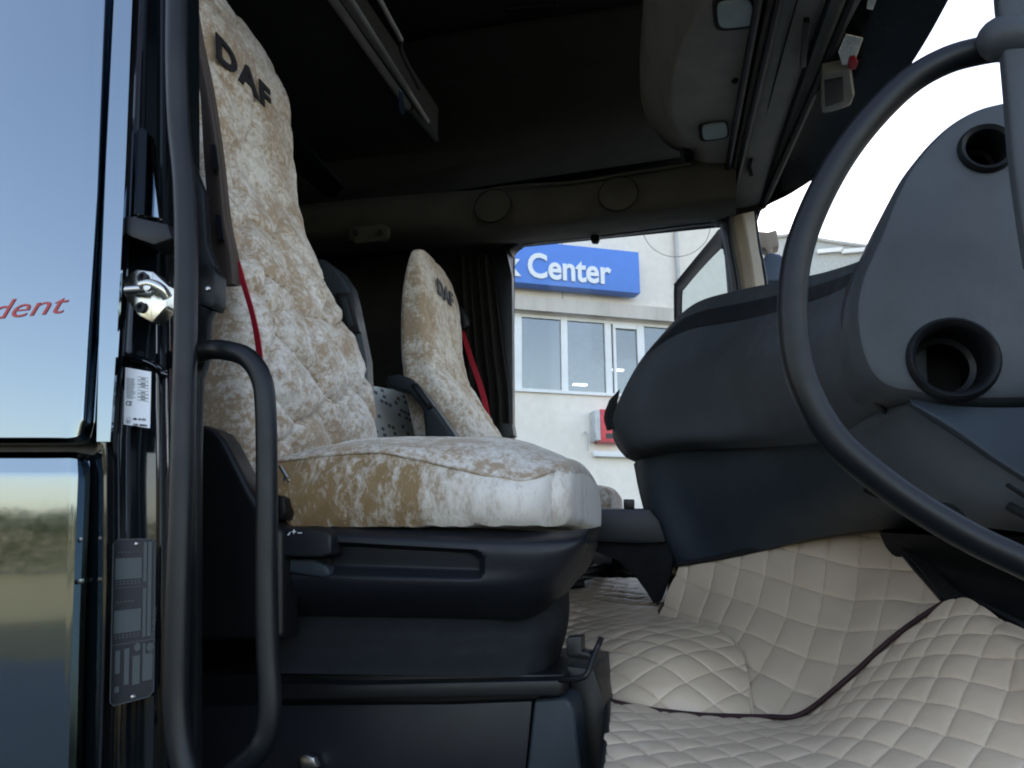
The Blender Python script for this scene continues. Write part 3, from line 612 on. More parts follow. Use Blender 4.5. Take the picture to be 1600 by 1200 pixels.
# far windscreen pillar
ap = sheet('windscreen_pillar', [[(1138, 340, 3.00), (1143, 380, 3.00), (1153, 450, 3.00), (1165, 540, 3.0)], [(1144, 338, 2.97), (1152, 380, 2.97), (1164, 450, 2.97), (1176, 540, 2.97)], [(1160, 334, 2.96), (1170, 380, 2.96), (1181, 450, 2.96), (1192, 540, 2.96)], [(1178, 330, 3.0), (1184, 380, 3.0), (1194, 440, 3.0), (1206, 540, 3.0)]], 'pillar_trim', cab, 20, 20, fv=lin)
tube('pillar_seal', [P(1136, 335, 2.97), P(1143, 390, 2.97), P(1152, 440, 2.97), P(1165, 540, 2.97)], .010, 'rubber', cab, 20, 8)
tube('pillar_seal', [P(1180, 336, 3.01), P(1186, 380, 3.01), P(1197, 440, 3.01), P(1206, 540, 3.01)], .006, 'rubber', cab, 20, 8)
# --- overhead console on the roof above the windscreen (heights in metres, spots found from the photo)
def slab(name, pts, z, h, mat, parent, bev=.01, seg=3): return hull(name, [PZ(a, b2, z) for a, b2 in pts], (0, 0, h), mat, parent, bev, seg)
ZC = 3.22
def zsheet(name, rows, mat, parent, nu=30, nv=20, fu=crom, fv=crom, thick=(0, 0, .02)):
    rr = [fu(r, nu) for r in rows]; cols = [fv([rr[i][j] for i in range(len(rr))], nv) for j in range(nu)]
    g = [[PZ(*cols[j][i]) for j in range(nu)] for i in range(nv)]
    return fin(gmesh(g, thick), name, mat, parent)
oc = zsheet('overhead_console', [
    [(1010, -90, 3.52), (1006, 0, 3.50), (1000, 100, 3.46), (1003, 160, 3.42), (1020, 200, 3.38), (1050, 232, 3.34), (1078, 238, 3.30), (1083, 250, 3.26), (1085, 300, 3.24), (1100, 326, 3.22)],
    [(1022, -90, 3.44), (1016, 0, 3.42), (1012, 100, 3.38), (1018, 160, 3.35), (1034, 200, 3.32), (1056, 228, 3.29), (1082, 235, 3.26), (1090, 252, 3.24), (1092, 300, 3.22), (1104, 325, 3.20)],
    [(1100, -90, 3.28), (1082, 0, 3.27), (1060, 60, 3.25), (1046, 120, 3.24), (1045, 180, 3.23), (1068, 222, 3.22), (1095, 230, 3.22), (1100, 255, 3.22), (1100, 300, 3.21), (1108, 325, 3.19)],
    [(1150, -90, 3.24), (1115, 0, 3.22), (1085, 60, 3.21), (1068, 120, 3.21), (1066, 180, 3.21), (1085, 216, 3.21), (1108, 228, 3.21), (1112, 255, 3.21), (1112, 300, 3.20), (1114, 325, 3.18)],
    [(1212, -90, 3.22), (1192, 0, 3.20), (1180, 60, 3.20), (1168, 120, 3.20), (1156, 180, 3.20), (1148, 216, 3.20), (1144, 235, 3.20), (1139, 260, 3.20), (1130, 300, 3.19), (1122, 326, 3.17)]],
    'console', cab, 60, 40)
slab('front_roof', [(1150, -160), (1090, 0), (1060, 200), (1090, 345), (1190, 330), (1262, 200), (1345, 0), (1400, -160)], 3.262, .03, 'darkliner', cab, 0)
prism('pillar_top', [(1120, 290), (1200, 290), (1186, 336), (1178, 345), (1130, 352)], 3.035, 3.08, 'darkliner', cab, 0)
def lamp(cx, cy, w_, h_, ang):
    pts = []
    for k in range(32):
        a = 2 * math.pi * k / 32; ex = math.copysign(abs(math.cos(a)) ** .45, math.cos(a)); ey = math.copysign(abs(math.sin(a)) ** .45, math.sin(a))
        x, y = ex * w_, ey * h_; pts.append((cx + x * math.cos(ang) - y * math.sin(ang), cy + x * math.sin(ang) + y * math.cos(ang)))
    bez = slab('console_lamp', [(cx + (a - cx) * 1.18 - 2, cy + (b2 - cy) * 1.2) for a, b2 in pts], 3.196, .02, 'darkliner', oc, .004)
    slab('lamp_lens', pts, 3.186, .012, 'lamp', bez, .005, 3)
lamp(1149, 24, 28, 20, R(-6)); lamp(1117, 207, 20, 11, R(-8))
slab('dark_clip', [(1143, 130), (1148, 126), (1154, 127), (1150, 132)], 3.19, .01, 'void', oc, .001)
sheet('console_pocket', [[(1062, 236, 2.80), (1078, 236, 2.80), (1092, 240, 2.80)], [(1070, 290, 2.86), (1080, 295, 2.86), (1090, 300, 2.86)], [(1082, 320, 2.9), (1088, 322, 2.9), (1094, 324, 2.9)]], 'void', oc, 8, 8)
# ribs and seals running across the roof to the far pillar
def run(name, a, b2, r, mat, z=3.185, c=None, flat=1): 
    pts = [PZ(*a, z), PZ(*c, z), PZ(*b2, z)] if c else [PZ(*a, z), PZ(*b2, z)]
    return tube(name, pts, r, mat, cab, 24 if c else 2, 8, bool(c), None, flat)
run('roof_seal', (1200, -80), (1124, 332), .012, 'rubber', c=(1158, 150))
run('roof_seal', (1222, -80), (1134, 334), .009, 'headliner', c=(1172, 150))
run('roof_seal', (1236, -80), (1138, 336), .013, 'rubber', c=(1182, 150), z=3.18)
zsheet('header_panel', [[(1240, -90, 3.21), (1213, 0, 3.21), (1180, 150, 3.20), (1155, 260, 3.19), (1140, 335, 3.18)], [(1340, -90, 3.21), (1300, 0, 3.21), (1240, 150, 3.20), (1200, 240, 3.20), (1160, 325, 3.18)], [(1400, -90, 3.23), (1345, 0, 3.23), (1285, 120, 3.22), (1236, 220, 3.21), (1186, 322, 3.19)]], 'console', cab, 30, 16)
run('panel_gap', (1322, -80), (1188, 318), .007, 'void', c=(1240, 160), z=3.195)
run('panel_gap', (1268, -80), (1165, 300), .0025, 'void', c=(1218, 100), z=3.20)
run('windscreen_seal', (1365, -80), (1192, 322), .016, 'rubber', c=(1268, 150), z=3.19)
slab('visor_latch', [(1256, 36), (1266, 36), (1260, 105), (1250, 108)], 3.175, .02, 'black', cab, .003)
slab('torn_clip', [(1170, 252), (1176, 250), (1174, 262), (1177, 275), (1171, 276), (1168, 262)], 3.18, .01, 'void', cab, .001)
# smoked band of the windscreen and its outside visor; edge sits at one height and curves with the glass
edge = [(1560, -150), (1482, 0), (1440, 75), (1390, 150), (1345, 210), (1290, 265), (1240, 300), (1205, 318), (1178, 332)]
inner = [(1380, -150), (1322, 0), (1290, 75), (1255, 150), (1235, 200), (1210, 250), (1190, 290), (1180, 310), (1166, 322)]
ev = zsheet('sun_visor', [[(a, b2, 3.17) for a, b2 in edge], [((a + c) / 2 + 4, (b2 + d) / 2, 3.205) for (a, b2), (c, d) in zip(edge, inner)], [(a, b2, 3.25) for a, b2 in inner]], 'visor', cab, 60, 12, thick=(0, 0, .006))
# mirror bracket on the header, lit chrome clip and red dot
mb_ = slab('mirror_mount', [(1285, 115), (1330, 108), (1336, 150), (1330, 166), (1300, 176), (1284, 178)], 3.14, .04, 'console', cab, .012)
slab('mount_recess', [(1288, 128), (1318, 122), (1320, 158), (1290, 168)], 3.135, .01, 'strip', mb_, .004)
chrome = slab('chrome_catch', [(1322, 54), (1349, 60), (1336, 96), (1324, 110), (1316, 104), (1310, 82)], 3.15, .008, 'metal', cab, .002)
slab('catch_button', [(1328, 94), (1337, 92), (1341, 99), (1337, 109), (1329, 110), (1325, 103)], 3.143, .012, 'redbelt', chrome, .003)
slab('chrome_catch', [(1357, -6), (1372, -6), (1364, 16), (1354, 14)], 3.15, .008, 'metal', cab, .002)
# windscreen glass
g = []
pth = [(.98, .86), (.98, 1.4), (.94, 2.0), (.82, 2.5), (.62, 2.85), (.42, 3.0)]
for i in range(14):
    zz = 2.25 + i / 13 * .95; g.append([Vector((x - (zz - 2.25) * .22 + .12, y, zz)) for x, y in crom(pth, 24)])
fin(gmesh(g), 'windscreen', 'glass', cab)
# --- upper bunk folded under the roof with its guard bars
ub = hull('upper_bunk', [PZ(520, -60, 3.45), PZ(532, 0, 3.45), PZ(685, 215, 3.45), (-2.26, PZ(685, 215, 3.45).y, 3.45), (-2.26, .9, 3.45), (PZ(520, -60, 3.45).x, .9, 3.45)], (0, 0, .14), 'darkliner', cab, .01)
for a, b2, r_, mt in (((520, 0), (640, 170), .014, 'console'), ((548, 0), (668, 190), .010, 'console'), ((588, -10), (627, 62), .008, 'console')):
    tube('guard_bar', [PZ(a[0] - 40, a[1] - 56, 3.43), PZ(*a, 3.43), PZ(*b2, 3.43)], r_, mt, ub, 3, 10, False)
tube('guard_bar', [PZ(627, 62, 3.43), PZ(628, 82, 3.43), PZ(655, 138, 3.43)], .008, 'darkliner', ub, 10, 10)
tube('guard_bar', [PZ(640, 170, 3.42), PZ(680, 218, 3.42)], .016, 'darkliner', ub, 2, 10, False)
slab('fabric_tag', [(623, 140), (630, 145), (633, 175), (629, 181), (623, 170)], 3.40, .003, 'bluegrey', ub, .001)
lf = slab('bunk_light', [(440, 190), (466, 214), (536, 292), (520, 310), (506, 306), (430, 240)], 3.43, .018, 'armrest', ub, .004)
slab('bunk_light_end', [(514, 300), (532, 288), (537, 294), (522, 310)], 3.425, .02, 'void', lf, .002)
# sloping roof side lining
zsheet('roof_side_lining', [[(300, 400, 3.30), (480, 340, 3.34), (700, 300, 3.38), (1100, 240, 3.42)], [(300, 330, 3.60), (480, 290, 3.62), (700, 230, 3.66), (1100, 160, 3.68)], [(300, 200, 3.8), (480, 120, 3.85), (700, 60, 3.9), (1100, 0, 3.93)]], 'darkliner', cab, 20, 20)
tube('locker_edge', [PZ(690, 130, 3.62), PZ(800, 118, 3.62), PZ(950, 95, 3.62)], .004, 'void', cab, 10, 6)
slab('roof_switch', [(790, 14), (870, 8), (870, 26), (790, 32)], 3.86, .02, 'black', cab, .004)
# --- curtain by the far window
rows = []
for k in range(5):
    zpy = [398, 470, 560, 640, 860][k]; row = []
    for j in range(28):
        u = j / 27; x0 = [712, 716, 722, 730, 735][k]; x1 = [770, 778, 789, 798, 802][k]
        row.append((x0 + (x1 - x0) * u, zpy, 2.98 + .016 * math.sin(u * 30 + k * .4) - .01 * math.sin(u * 11)))
    rows.append(row)
cu = sheet('window_curtain', rows, 'curtain', None, 110, 24, thick=(0, .004, 0)); tag(cu, 'dark pleated curtain gathered beside the far side window', 'curtain')
# --- outside mirrors
mr = empty('door_mirror', 'black framed wing mirror outside the far side window', 'mirror')
mo = [(1053, 500), (1053, 448), (1058, 438), (1112, 372), (1124, 358), (1136, 362), (1150, 500)]; mi = [(1064, 500), (1065, 458), (1071, 448), (1121, 392), (1127, 389), (1131, 393), (1140, 500)]
my = lambda px: 3.62 - (px - 1055) * .0042
sheet('mirror_housing', [[(a, b2, my(a)) for a, b2 in mo], [((a + c) / 2, (b2 + d) / 2, my(a) - .012) for (a, b2), (c, d) in zip(mo, mi)], [(a, b2, my(a)) for a, b2 in mi]], 'rubber', mr, 60, 6, thick=(0.03, .05, 0))
bm = bmesh.new(); bm.faces.new([bm.verts.new(P(a, b2, my(a) + .006)) for a, b2 in [(1064, 520), (1064, 480), (1065, 456), (1070, 447), (1122, 388), (1127, 386), (1130, 390), (1140, 480), (1140, 520)]]); fin(bm, 'mirror_glass', 'mirror', mr, False)
fm = empty('front_mirror', 'blue grey mirror on a bracket outside the windscreen', 'mirror')
prism('bracket', [(1176, 360), (1200, 362), (1214, 358), (1218, 384), (1206, 388), (1207, 398), (1198, 398), (1196, 388), (1176, 384)], 3.30, 3.38, 'pillar_trim', fm, .008)
prism('mirror_shell', [(1188, 440), (1189, 412), (1194, 400), (1204, 393), (1218, 396), (1230, 404), (1238, 416), (1240, 440)], 3.28, 3.42, 'bluegrey', fm, .02, 0, 4)
# thin wire loop hanging in the window
o = tube('wire_loop', [P(1003, 350, 2.98), P(1007, 370, 2.98), P(1020, 388, 2.98), P(1040, 399, 2.98), P(1062, 401, 2.98), P(1084, 394, 2.98), P(1102, 378, 2.98), P(1109, 360, 2.98), P(1111, 342, 2.98)], .0011, 'rubber', None, 60, 6); tag(o, 'thin dark wire hanging in a loop at the top of the far window', 'wire')

# ================================================================== LOWER BUNK
bk = empty('sleeper_mattress', 'pale mattress with small grey dashes lying behind the seats', 'mattress')
def bedpt(px, py, x): return PX(px, py, x)
a1, a2, a3, a4 = PX(575, 600, -1.05), PX(652, 614, -1.05), PX(666, 640, -1.05), PX(666, 760, -1.05)
hull('mattress', [a1, a2, a3, a4, Vector((-1.05, a1.y, a4.z))], (-.6, 0, 0), 'mattress', bk, .02, 4)
box('bunk_base', (-2.2, 1.85, 1.42), (-1.07, 3.0, a4.z - .01), 'darkliner', cab)

# ================================================================== SEATS
def crease(p, amp, sc, off=0.0):
    q = Vector((p.x * sc * .55 + off, p.y * sc, p.z * sc * .9))
    d, _ = noise.voronoi(q); e = d[1] - d[0]
    h = amp * (min(1, e * 3.6) ** .45 - .8)
    h += amp * .14 * noise.noise(p * 38) + amp * .07 * noise.noise(p * 90)
    return h
def closed_loft(secs, nz, na, amp, sc, off, mats, name, parent, topround=.05, side=None):
    """secs: (z, x_front, x_back, y_near, y_far); rounded box sections stacked up the backrest"""
    bm = bmesh.new(); rings = []; zs = crom(secs, nz)
    ztop = secs[-1][0]
    for i, (z, xf, xb, yn, yf) in enumerate(zs):
        cx, cy = (xf + xb) / 2, (yn + yf) / 2; hx, hy = (xf - xb) / 2, (yf - yn) / 2; ring = []
        e = .45; raw = []
        for k in range(721):
            a = 2 * math.pi * k / 720; c, s = math.cos(a), math.sin(a)
            raw.append((cx + math.copysign(abs(c) ** e, c) * hx, cy + math.copysign(abs(s) ** e, s) * hy))
        L = [0.0]
        for p, q in zip(raw, raw[1:]): L.append(L[-1] + math.hypot(p[0] - q[0], p[1] - q[1]))
        kk = 0; pts = []
        for k in range(na):
            t_ = L[-1] * k / na
            while L[kk + 1] < t_: kk += 1
            f_ = (t_ - L[kk]) / max(1e-9, L[kk + 1] - L[kk]); pts.append((raw[kk][0] + (raw[kk + 1][0] - raw[kk][0]) * f_, raw[kk][1] + (raw[kk + 1][1] - raw[kk][1]) * f_))
        for k in range(na):
            a, b2 = pts[k - 1], pts[(k + 1) % na]; nrm = Vector((b2[1] - a[1], a[0] - b2[0], 0)).normalized()
            p = Vector((pts[k][0], pts[k][1], z)); fr_ = max(0, nrm.x)
            ring.append(bm.verts.new(p + nrm * crease(p, amp * (.12 + .88 * fr_ ** 3) * (1 - .62 * min(1, max(0, (i / (nz - 1) - .42) / .25))), sc, off)))
        rings.append(ring)
    for a, b2 in zip(rings, rings[1:]):
        for q in range(na): f = bm.faces.new((a[q], a[(q + 1) % na], b2[(q + 1) % na], b2[q]))
    bm.faces.new(rings[0][::-1]); bm.faces.new(rings[-1])
    return fin(bm, name, mats, parent)
def cushion(parent, x0, x1, y0, y1, zb, seam, crown, mat, mat_side, name='cushion'):
    """loft front to back; section: bottom, near wall, seam, dome, far wall. seam/crown: callables of u (0 rear, 1 front)"""
    def sec(u, shrink=0.0):
        x = x0 + (x1 - x0) * u; s, c = seam(u), crown(u); pts = []
        r = .5 * (1 - (1 - min(1, (1 - u) / .12 + .0001)) ** 2) if u > .88 else .5
        yc = (y0 + y1) / 2; hy = (y1 - y0) / 2
        rd = 1.0
        k = max(0, (x - (x1 - .085)) / .085); hy -= .070 * (1 - math.sqrt(max(0, 1 - k * k * .96)))
        n1, n2 = 14, 44
        for i in range(n1): # near wall up
            v = i / (n1 - 1); bul = .020 * math.sin(v * math.pi) ** .8; pts.append(((x), yc - hy - bul, zb + (s - zb) * v, 0))
        for i in range(1, n2 - 1):
            v = i / (n2 - 1); a = math.pi * v; pts.append((x, yc - hy * math.cos(a) if False else yc - hy * (1 - 2 * v), s + (c - s) * (math.sin(a) ** .55), 1))
        for i in range(n1):
            v = i / (n1 - 1); bul = .012 * math.sin(v * math.pi); pts.append((x, yc + hy + bul, s - (s - zb) * v, 0))
        return pts
    s_top = seam; N = 150; bm = bmesh.new(); rings = []; us = [i / N for i in range(N + 1)]
    for u in us:
        ring = []
        for (x, y, z, top) in sec(u):
            if not top and z < zb + .002: z += .004 * noise.noise(Vector((x * 35, y * 35, 0)))
            p = Vector((x, y, z)); d = crease(p, .0035, 7, 3.1) if top else .004 * noise.noise(p * 9) + .0018 * noise.noise(p * 30) + .0035 * math.sin((p.x * .8 - p.z * 1.0) * 120 + 3 * noise.noise(p * 6)) * max(0, 1 - u * 1.3) * min(1, max(0, (s_top(u) - z) / .03))
            ring.append(bm.verts.new(p + (Vector((0, 0, 1)) if top else Vector((0, math.copysign(1, y - (y0 + y1) / 2), 0))) * d))
        rings.append(ring)
    # rounded front: add shrinking rings beyond x1
    for k in range(1, 11):
        a = k / 10 * math.pi / 2; ring = []
        for (x, y, z, top) in sec(1.0):
            yc = (y0 + y1) / 2; zc = (zb + seam(1)) / 2 + .01; sh = 1 - (1 - math.cos(a)) * .35 if k < 10 else .62
            ring.append(bm.verts.new((x + .030 * math.sin(a), yc + (y - yc) * (1 - (1 - math.cos(a)) * .12), zc + (z - zc) * (1 - (1 - math.cos(a)) * .38))))
        rings.append(ring)
    for a, b2 in zip(rings, rings[1:]):
        for q in range(len(a)):
            f = bm.faces.new((a[q], a[(q + 1) % len(a)], b2[(q + 1) % len(a)], b2[q]))
    bm.faces.new(rings[0][::-1]); bm.faces.new(rings[-1])
    o = fin(bm, name, mat, parent); o.data.materials.append(M[mat_side])
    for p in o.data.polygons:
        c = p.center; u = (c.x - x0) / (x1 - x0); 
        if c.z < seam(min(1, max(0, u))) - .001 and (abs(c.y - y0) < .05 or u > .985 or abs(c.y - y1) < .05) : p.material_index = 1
    return o, sec

# ---- near seat
s1_ = empty('passenger_seat', 'large velvet covered seat nearest the open door, lettering on its headrest', 'truck seat', 'velvet covered seats')
NB = [(1.80, -.80, -1.00, 1.27, 1.70), (1.93, -.775, -1.00, 1.225, 1.76), (2.05, -.775, -1.01, 1.21, 1.775), (2.15, -.79, -1.03, 1.205, 1.78), (2.25, -.82, -1.05, 1.215, 1.765), (2.36, -.865, -1.07, 1.235, 1.745),
      (2.49, -.94, -1.09, 1.265, 1.735), (2.62, -1.00, -1.12, 1.29, 1.73), (2.80, -1.04, -1.17, 1.30, 1.73), (2.95, -1.065, -1.20, 1.30, 1.73), (3.05, -1.085, -1.21, 1.305, 1.725), (3.13, -1.115, -1.21, 1.33, 1.68), (3.18, -1.14, -1.20, 1.40, 1.60)]
bkst = closed_loft(NB, 300, 360, .033, 6.4, 0, 'velvet', 'backrest', s1_)
bkst.data.materials.append(M['velvet_side'])
def xf_at(secs, z):
    for a, b2 in zip(secs, secs[1:]):
        if a[0] <= z <= b2[0]: k = (z - a[0]) / (b2[0] - a[0]); return a[1] + (b2[1] - a[1]) * k
    return secs[-1][1]
def headtext(parent, secs, y0, z, size, sx, tilt):
    x = xf_at(secs, z + size * .3); d = Vector((-tilt, 0, 1)).normalized()
    return text('lettering', 'DAF', (x + .010, y0, z), (0, 1, 0), d, size, 'ink', parent, .002, .032, 0, sx)
headtext(bkst, NB, 1.325, 2.905, .098, 1.22, .15)
seam1 = lambda u: 1.918 + .010 * math.sin(min(1, u * 1.3) * math.pi) - .045 * max(0, min(1, (u - .40) / .5)) + .020 * max(0, (u - .90) / .10) ** 2
crown1 = lambda u: 1.985 - .035 * max(0, (.25 - u) / .25) ** 2 - .050 * max(0, (u - .65) / .35) ** 2
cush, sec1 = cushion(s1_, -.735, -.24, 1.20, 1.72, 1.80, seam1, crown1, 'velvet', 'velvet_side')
def pipe_pts():
    out = []
    for i in range(46):
        u = i / 45; x = -.735 + .495 * u; k = max(0, (x - (-.24 - .085)) / .085); out.append((x, 1.198 + .070 * (1 - math.sqrt(max(0, 1 - k * k * .96))), seam1(u) + .001))
    return out + [(-.233, 1.285, seam1(1) + .001), (-.230, 1.36, seam1(1) + .001), (-.230, 1.55, seam1(1) + .001)]
tube('cushion_piping', pipe_pts(), .003, 'velvet', cush, 120, 8)
# seat shell with scooped recess and control block
def rr_recess(px, py):
    # rounded scoop 520..758 x 850..906, slanting lip
    cx0, cx1 = 470, 757; top = 846 + (px - 520) * .055; bot = 902 + (px - 520) * .028
    def ss(a): a = max(0, min(1, a)); return a * a * (3 - 2 * a)
    r = 18.0
    dx = max(0, px - (cx1 - r)); 
    dt = py - top; db = bot - py
    dr = cx1 - px
    if dx > 0:
        cyy = max(0, (top + r) - py, py - (bot - r))
        if cyy > 0: dr = min(dr, r - math.hypot(dx, cyy))
    return .022 * min(ss(dt / 7.0), ss(db / 20.0), ss(dr / 9.0))
rowsS = [
    [(436, 806, 1.24), (520, 812, 1.24), (640, 820, 1.24), (760, 826, 1.24), (860, 830, 1.24), (918, 826, 1.25), (930, 824, 1.30), (938, 822, 1.40)],
    [(436, 826, 1.185), (520, 829, 1.185), (640, 836, 1.185), (760, 842, 1.185), (860, 842, 1.19), (910, 840, 1.21), (922, 840, 1.27), (932, 838, 1.40)],
    [(436, 842, 1.172), (520, 845, 1.172), (640, 852, 1.172), (760, 858, 1.172), (860, 860, 1.178), (908, 852, 1.20), (920, 852, 1.26), (930, 850, 1.40)],
    [(436, 880, 1.175), (520, 882, 1.175), (640, 886, 1.175), (760, 890, 1.175), (850, 890, 1.182), (896, 880, 1.21), (912, 876, 1.27), (924, 872, 1.40)],
    [(436, 908, 1.175), (520, 910, 1.175), (640, 914, 1.175), (760, 916, 1.178), (840, 912, 1.19), (882, 904, 1.22), (902, 896, 1.28), (914, 890, 1.40)],
    [(436, 935, 1.195), (520, 936, 1.195), (640, 938, 1.195), (760, 940, 1.20), (830, 938, 1.21), (868, 930, 1.24), (890, 915, 1.30), (900, 905, 1.40)],
    [(436, 962, 1.24), (520, 962, 1.24), (640, 964, 1.24), (760, 966, 1.24), (820, 966, 1.25), (850, 955, 1.28), (876, 935, 1.33), (886, 920, 1.40)]]
shell = sheet('seat_base', rowsS, 'seatshell', s1_, 170, 110, dfun=rr_recess, thick=(0, .03, 0))
cb = prism('adjuster_lever', [(430, 824), (470, 826), (508, 830), (517, 836), (517, 866), (500, 871), (430, 869)], 1.150, 1.20, 'seatshell', shell, .005, 0, 3)
text('lever_symbol', '+', P(455, 836, 1.1485), X1, Z1, .016, 'white', cb, .0003, .0); 
lbm = bmesh.new(); quadpx(lbm, (465, 832), (472, 832), (472, 833.2), (465, 833.2), 1.149); quadpx(lbm, (449, 836), (453, 831), (454.5, 831.6), (450.5, 837), 1.149); fin(lbm, 'lever_marks', 'white', cb, False)
prism('lever_grip', [(442, 880), (452, 873), (490, 874), (510, 884), (516, 898), (505, 904), (470, 898), (440, 892)], 1.168, 1.21, 'dash_low', shell, .006, 0, 3)
prism('lever_shade_slab', [(436, 868), (514, 872), (518, 900), (515, 902), (436, 896)], 1.185, 1.20, 'void', shell, .002)  # near-black slab painting the shade around the lever
# recliner housing beside the seat
prism('recliner_cover', [(290, 664), (318, 664), (336, 672), (350, 690), (368, 726), (388, 765), (410, 800), (440, 830), (440, 1000), (290, 1000)], 1.14, 1.20, 'black', s1_, .012, 0, 4)
prism('recliner_knob', [(432, 772), (444, 778), (446, 800), (440, 812), (430, 810)], 1.16, 1.20, 'black', s1_, .003)
pin = tube('buckle_tongue', [P(437, 728, 1.17), P(452, 752, 1.17)], .0035, 'steel', s1_, 2, 10, False, None, .5)
lathe('tongue_knob', [(0, -.006), (.0035, -.006), (.004, .004)], P(448, 748, 1.166), (0, 1, 0), 'steel', pin, 12)
# bellows with soft folds
def fold(px, py):
    h = .010 * math.exp(-((px - 800 - (py - 970) * .25) / 22) ** 2) * max(0, 1 - (py - 960) / 90); h += .004 * math.sin(py * .10) + .0015 * noise.noise(Vector((px * .02, py * .03, 0)))
    return h
sheet('suspension_bellows', [
    [(430, 950, 1.25), (560, 952, 1.25), (700, 954, 1.25), (800, 954, 1.26), (850, 944, 1.28), (880, 915, 1.33), (886, 905, 1.45)],
    [(430, 985, 1.235), (560, 988, 1.235), (700, 990, 1.235), (800, 992, 1.24), (848, 985, 1.27), (882, 965, 1.33), (888, 955, 1.45)],
    [(430, 1020, 1.22), (560, 1022, 1.22), (700, 1024, 1.22), (800, 1024, 1.225), (840, 1020, 1.25), (872, 1005, 1.32), (882, 995, 1.45)],
    [(430, 1052, 1.20), (560, 1054, 1.20), (700, 1056, 1.20), (800, 1056, 1.21), (835, 1052, 1.24), (858, 1045, 1.30), (870, 1035, 1.45)]], 'bellows', s1_, 120, 50, dfun=fold)
# slide rail and seat box
prism('seat_rail', [(430, 1068), (560, 1070), (872, 1063), (878, 1068), (876, 1086), (872, 1088), (560, 1092), (430, 1094)], 1.17, 1.23, 'black', s1_, .004)
prism('rail_underlay', [(300, 1054), (880, 1054), (884, 1098), (300, 1102)], 1.215, 1.6, 'black', s1_, .004)
prism('seat_box', [(300, 1102), (700, 1100), (832, 1095), (812, 1300), (300, 1300)], 1.19, 1.60, 'seatshell', s1_, .005)
prism('box_side_cover', [(834, 1094), (880, 1090), (890, 1094), (896, 1106), (920, 1300), (813, 1300)], 1.18, 1.58, 'dash_low', s1_, .008, 0, 3)
prism('box_corner', [(884, 1040), (928, 1046), (948, 1110), (952, 1300), (922, 1300), (898, 1106)], 1.26, 1.5, 'black', s1_, .006)
tube('slide_lever', [P(858, 1066, 1.19), P(880, 1062, 1.17), (P(905, 1060, 1.16)), P(918, 1052, 1.16), P(926, 1030, 1.17), P(934, 1010, 1.18), P(940, 996, 1.18)], .0045, 'black', s1_, 40, 10)
prism('belt_anchor', [(884, 996), (909, 994), (909, 1018), (920, 1020), (925, 1026), (920, 1030), (890, 1028), (884, 1022)], 1.24, 1.28, 'black', s1_, .003)
o = prism('floor_catch', [(466, 1184), (476, 1178), (490, 1184), (496, 1200), (470, 1204)], 1.17, 1.185, 'steel', s1_, .004)
# belt with padded cover and red webbing
bl = empty('seat_belt', 'brown padded belt cover with red webbing hanging beside the nearest seat', 'seat belt', 'seat belts with red webbing')
strap = sheet('belt_cover', [[(290, -60, 1.16), (297, 40, 1.16), (312, 140, 1.15), (318, 240, 1.145), (326, 340, 1.14), (332, 400, 1.135), (336, 444, 1.13)], [(292, -60, 1.15), (304, 40, 1.15), (324, 140, 1.14), (338, 240, 1.13), (348, 340, 1.125), (358, 400, 1.12), (362, 444, 1.12)], [(296, -60, 1.165), (310, 40, 1.165), (330, 140, 1.16), (345, 240, 1.15), (356, 340, 1.145), (368, 400, 1.14), (373, 442, 1.14)]], 'strap', bl, 70, 14, thick=(0, .012, 0))
for k in range(4):
    yy = 225 + k * 55; f = (yy - 140) / 300; lx = 322 + f * 22; sheet('cover_pocket', [[(lx, yy, 1.122 - f * .004), (lx + 8, yy + 1, 1.121 - f * .004)], [(lx + 5, yy + 38, 1.118 - f * .004), (lx + 13, yy + 40, 1.117 - f * .004)]], 'seatshell', strap, 6, 8, thick=(0, .004, 0)) if k % 2 == 0 else None
sheet('webbing', [[(364, 408, 1.145), (378, 450, 1.14), (392, 500, 1.14), (400, 552, 1.15), (404, 620, 1.16), (408, 700, 1.17), (412, 790, 1.18)], [(374, 408, 1.142), (386, 450, 1.137), (400, 500, 1.137), (409, 552, 1.147), (412, 620, 1.157), (416, 700, 1.167), (420, 790, 1.177)]], 'redbelt', bl, 40, 6, thick=(0, .003, 0))
# folded armrests on the aisle side of the near seat
def arm(parent, body, grip, y0, y1):
    a = prism('armrest', body, y0, y1, 'armrest', parent, .014, 0, 4); g_ = prism('armrest_grip', grip[0], y0 - .008, y0 + .01, 'black', a, .005, 0, 3); prism('grip_inset', grip[1], y0 - .010, y0 - .004, 'armrest', g_, .002); return a
arm(s1_, [(486, 402), (505, 404), (530, 422), (546, 446), (552, 470), (562, 520), (570, 560), (572, 610), (560, 640), (530, 560), (500, 470)], ([(522, 458), (546, 456), (562, 518), (545, 524)], [(530, 464), (541, 463), (552, 508), (544, 512)]), 1.83, 1.89)
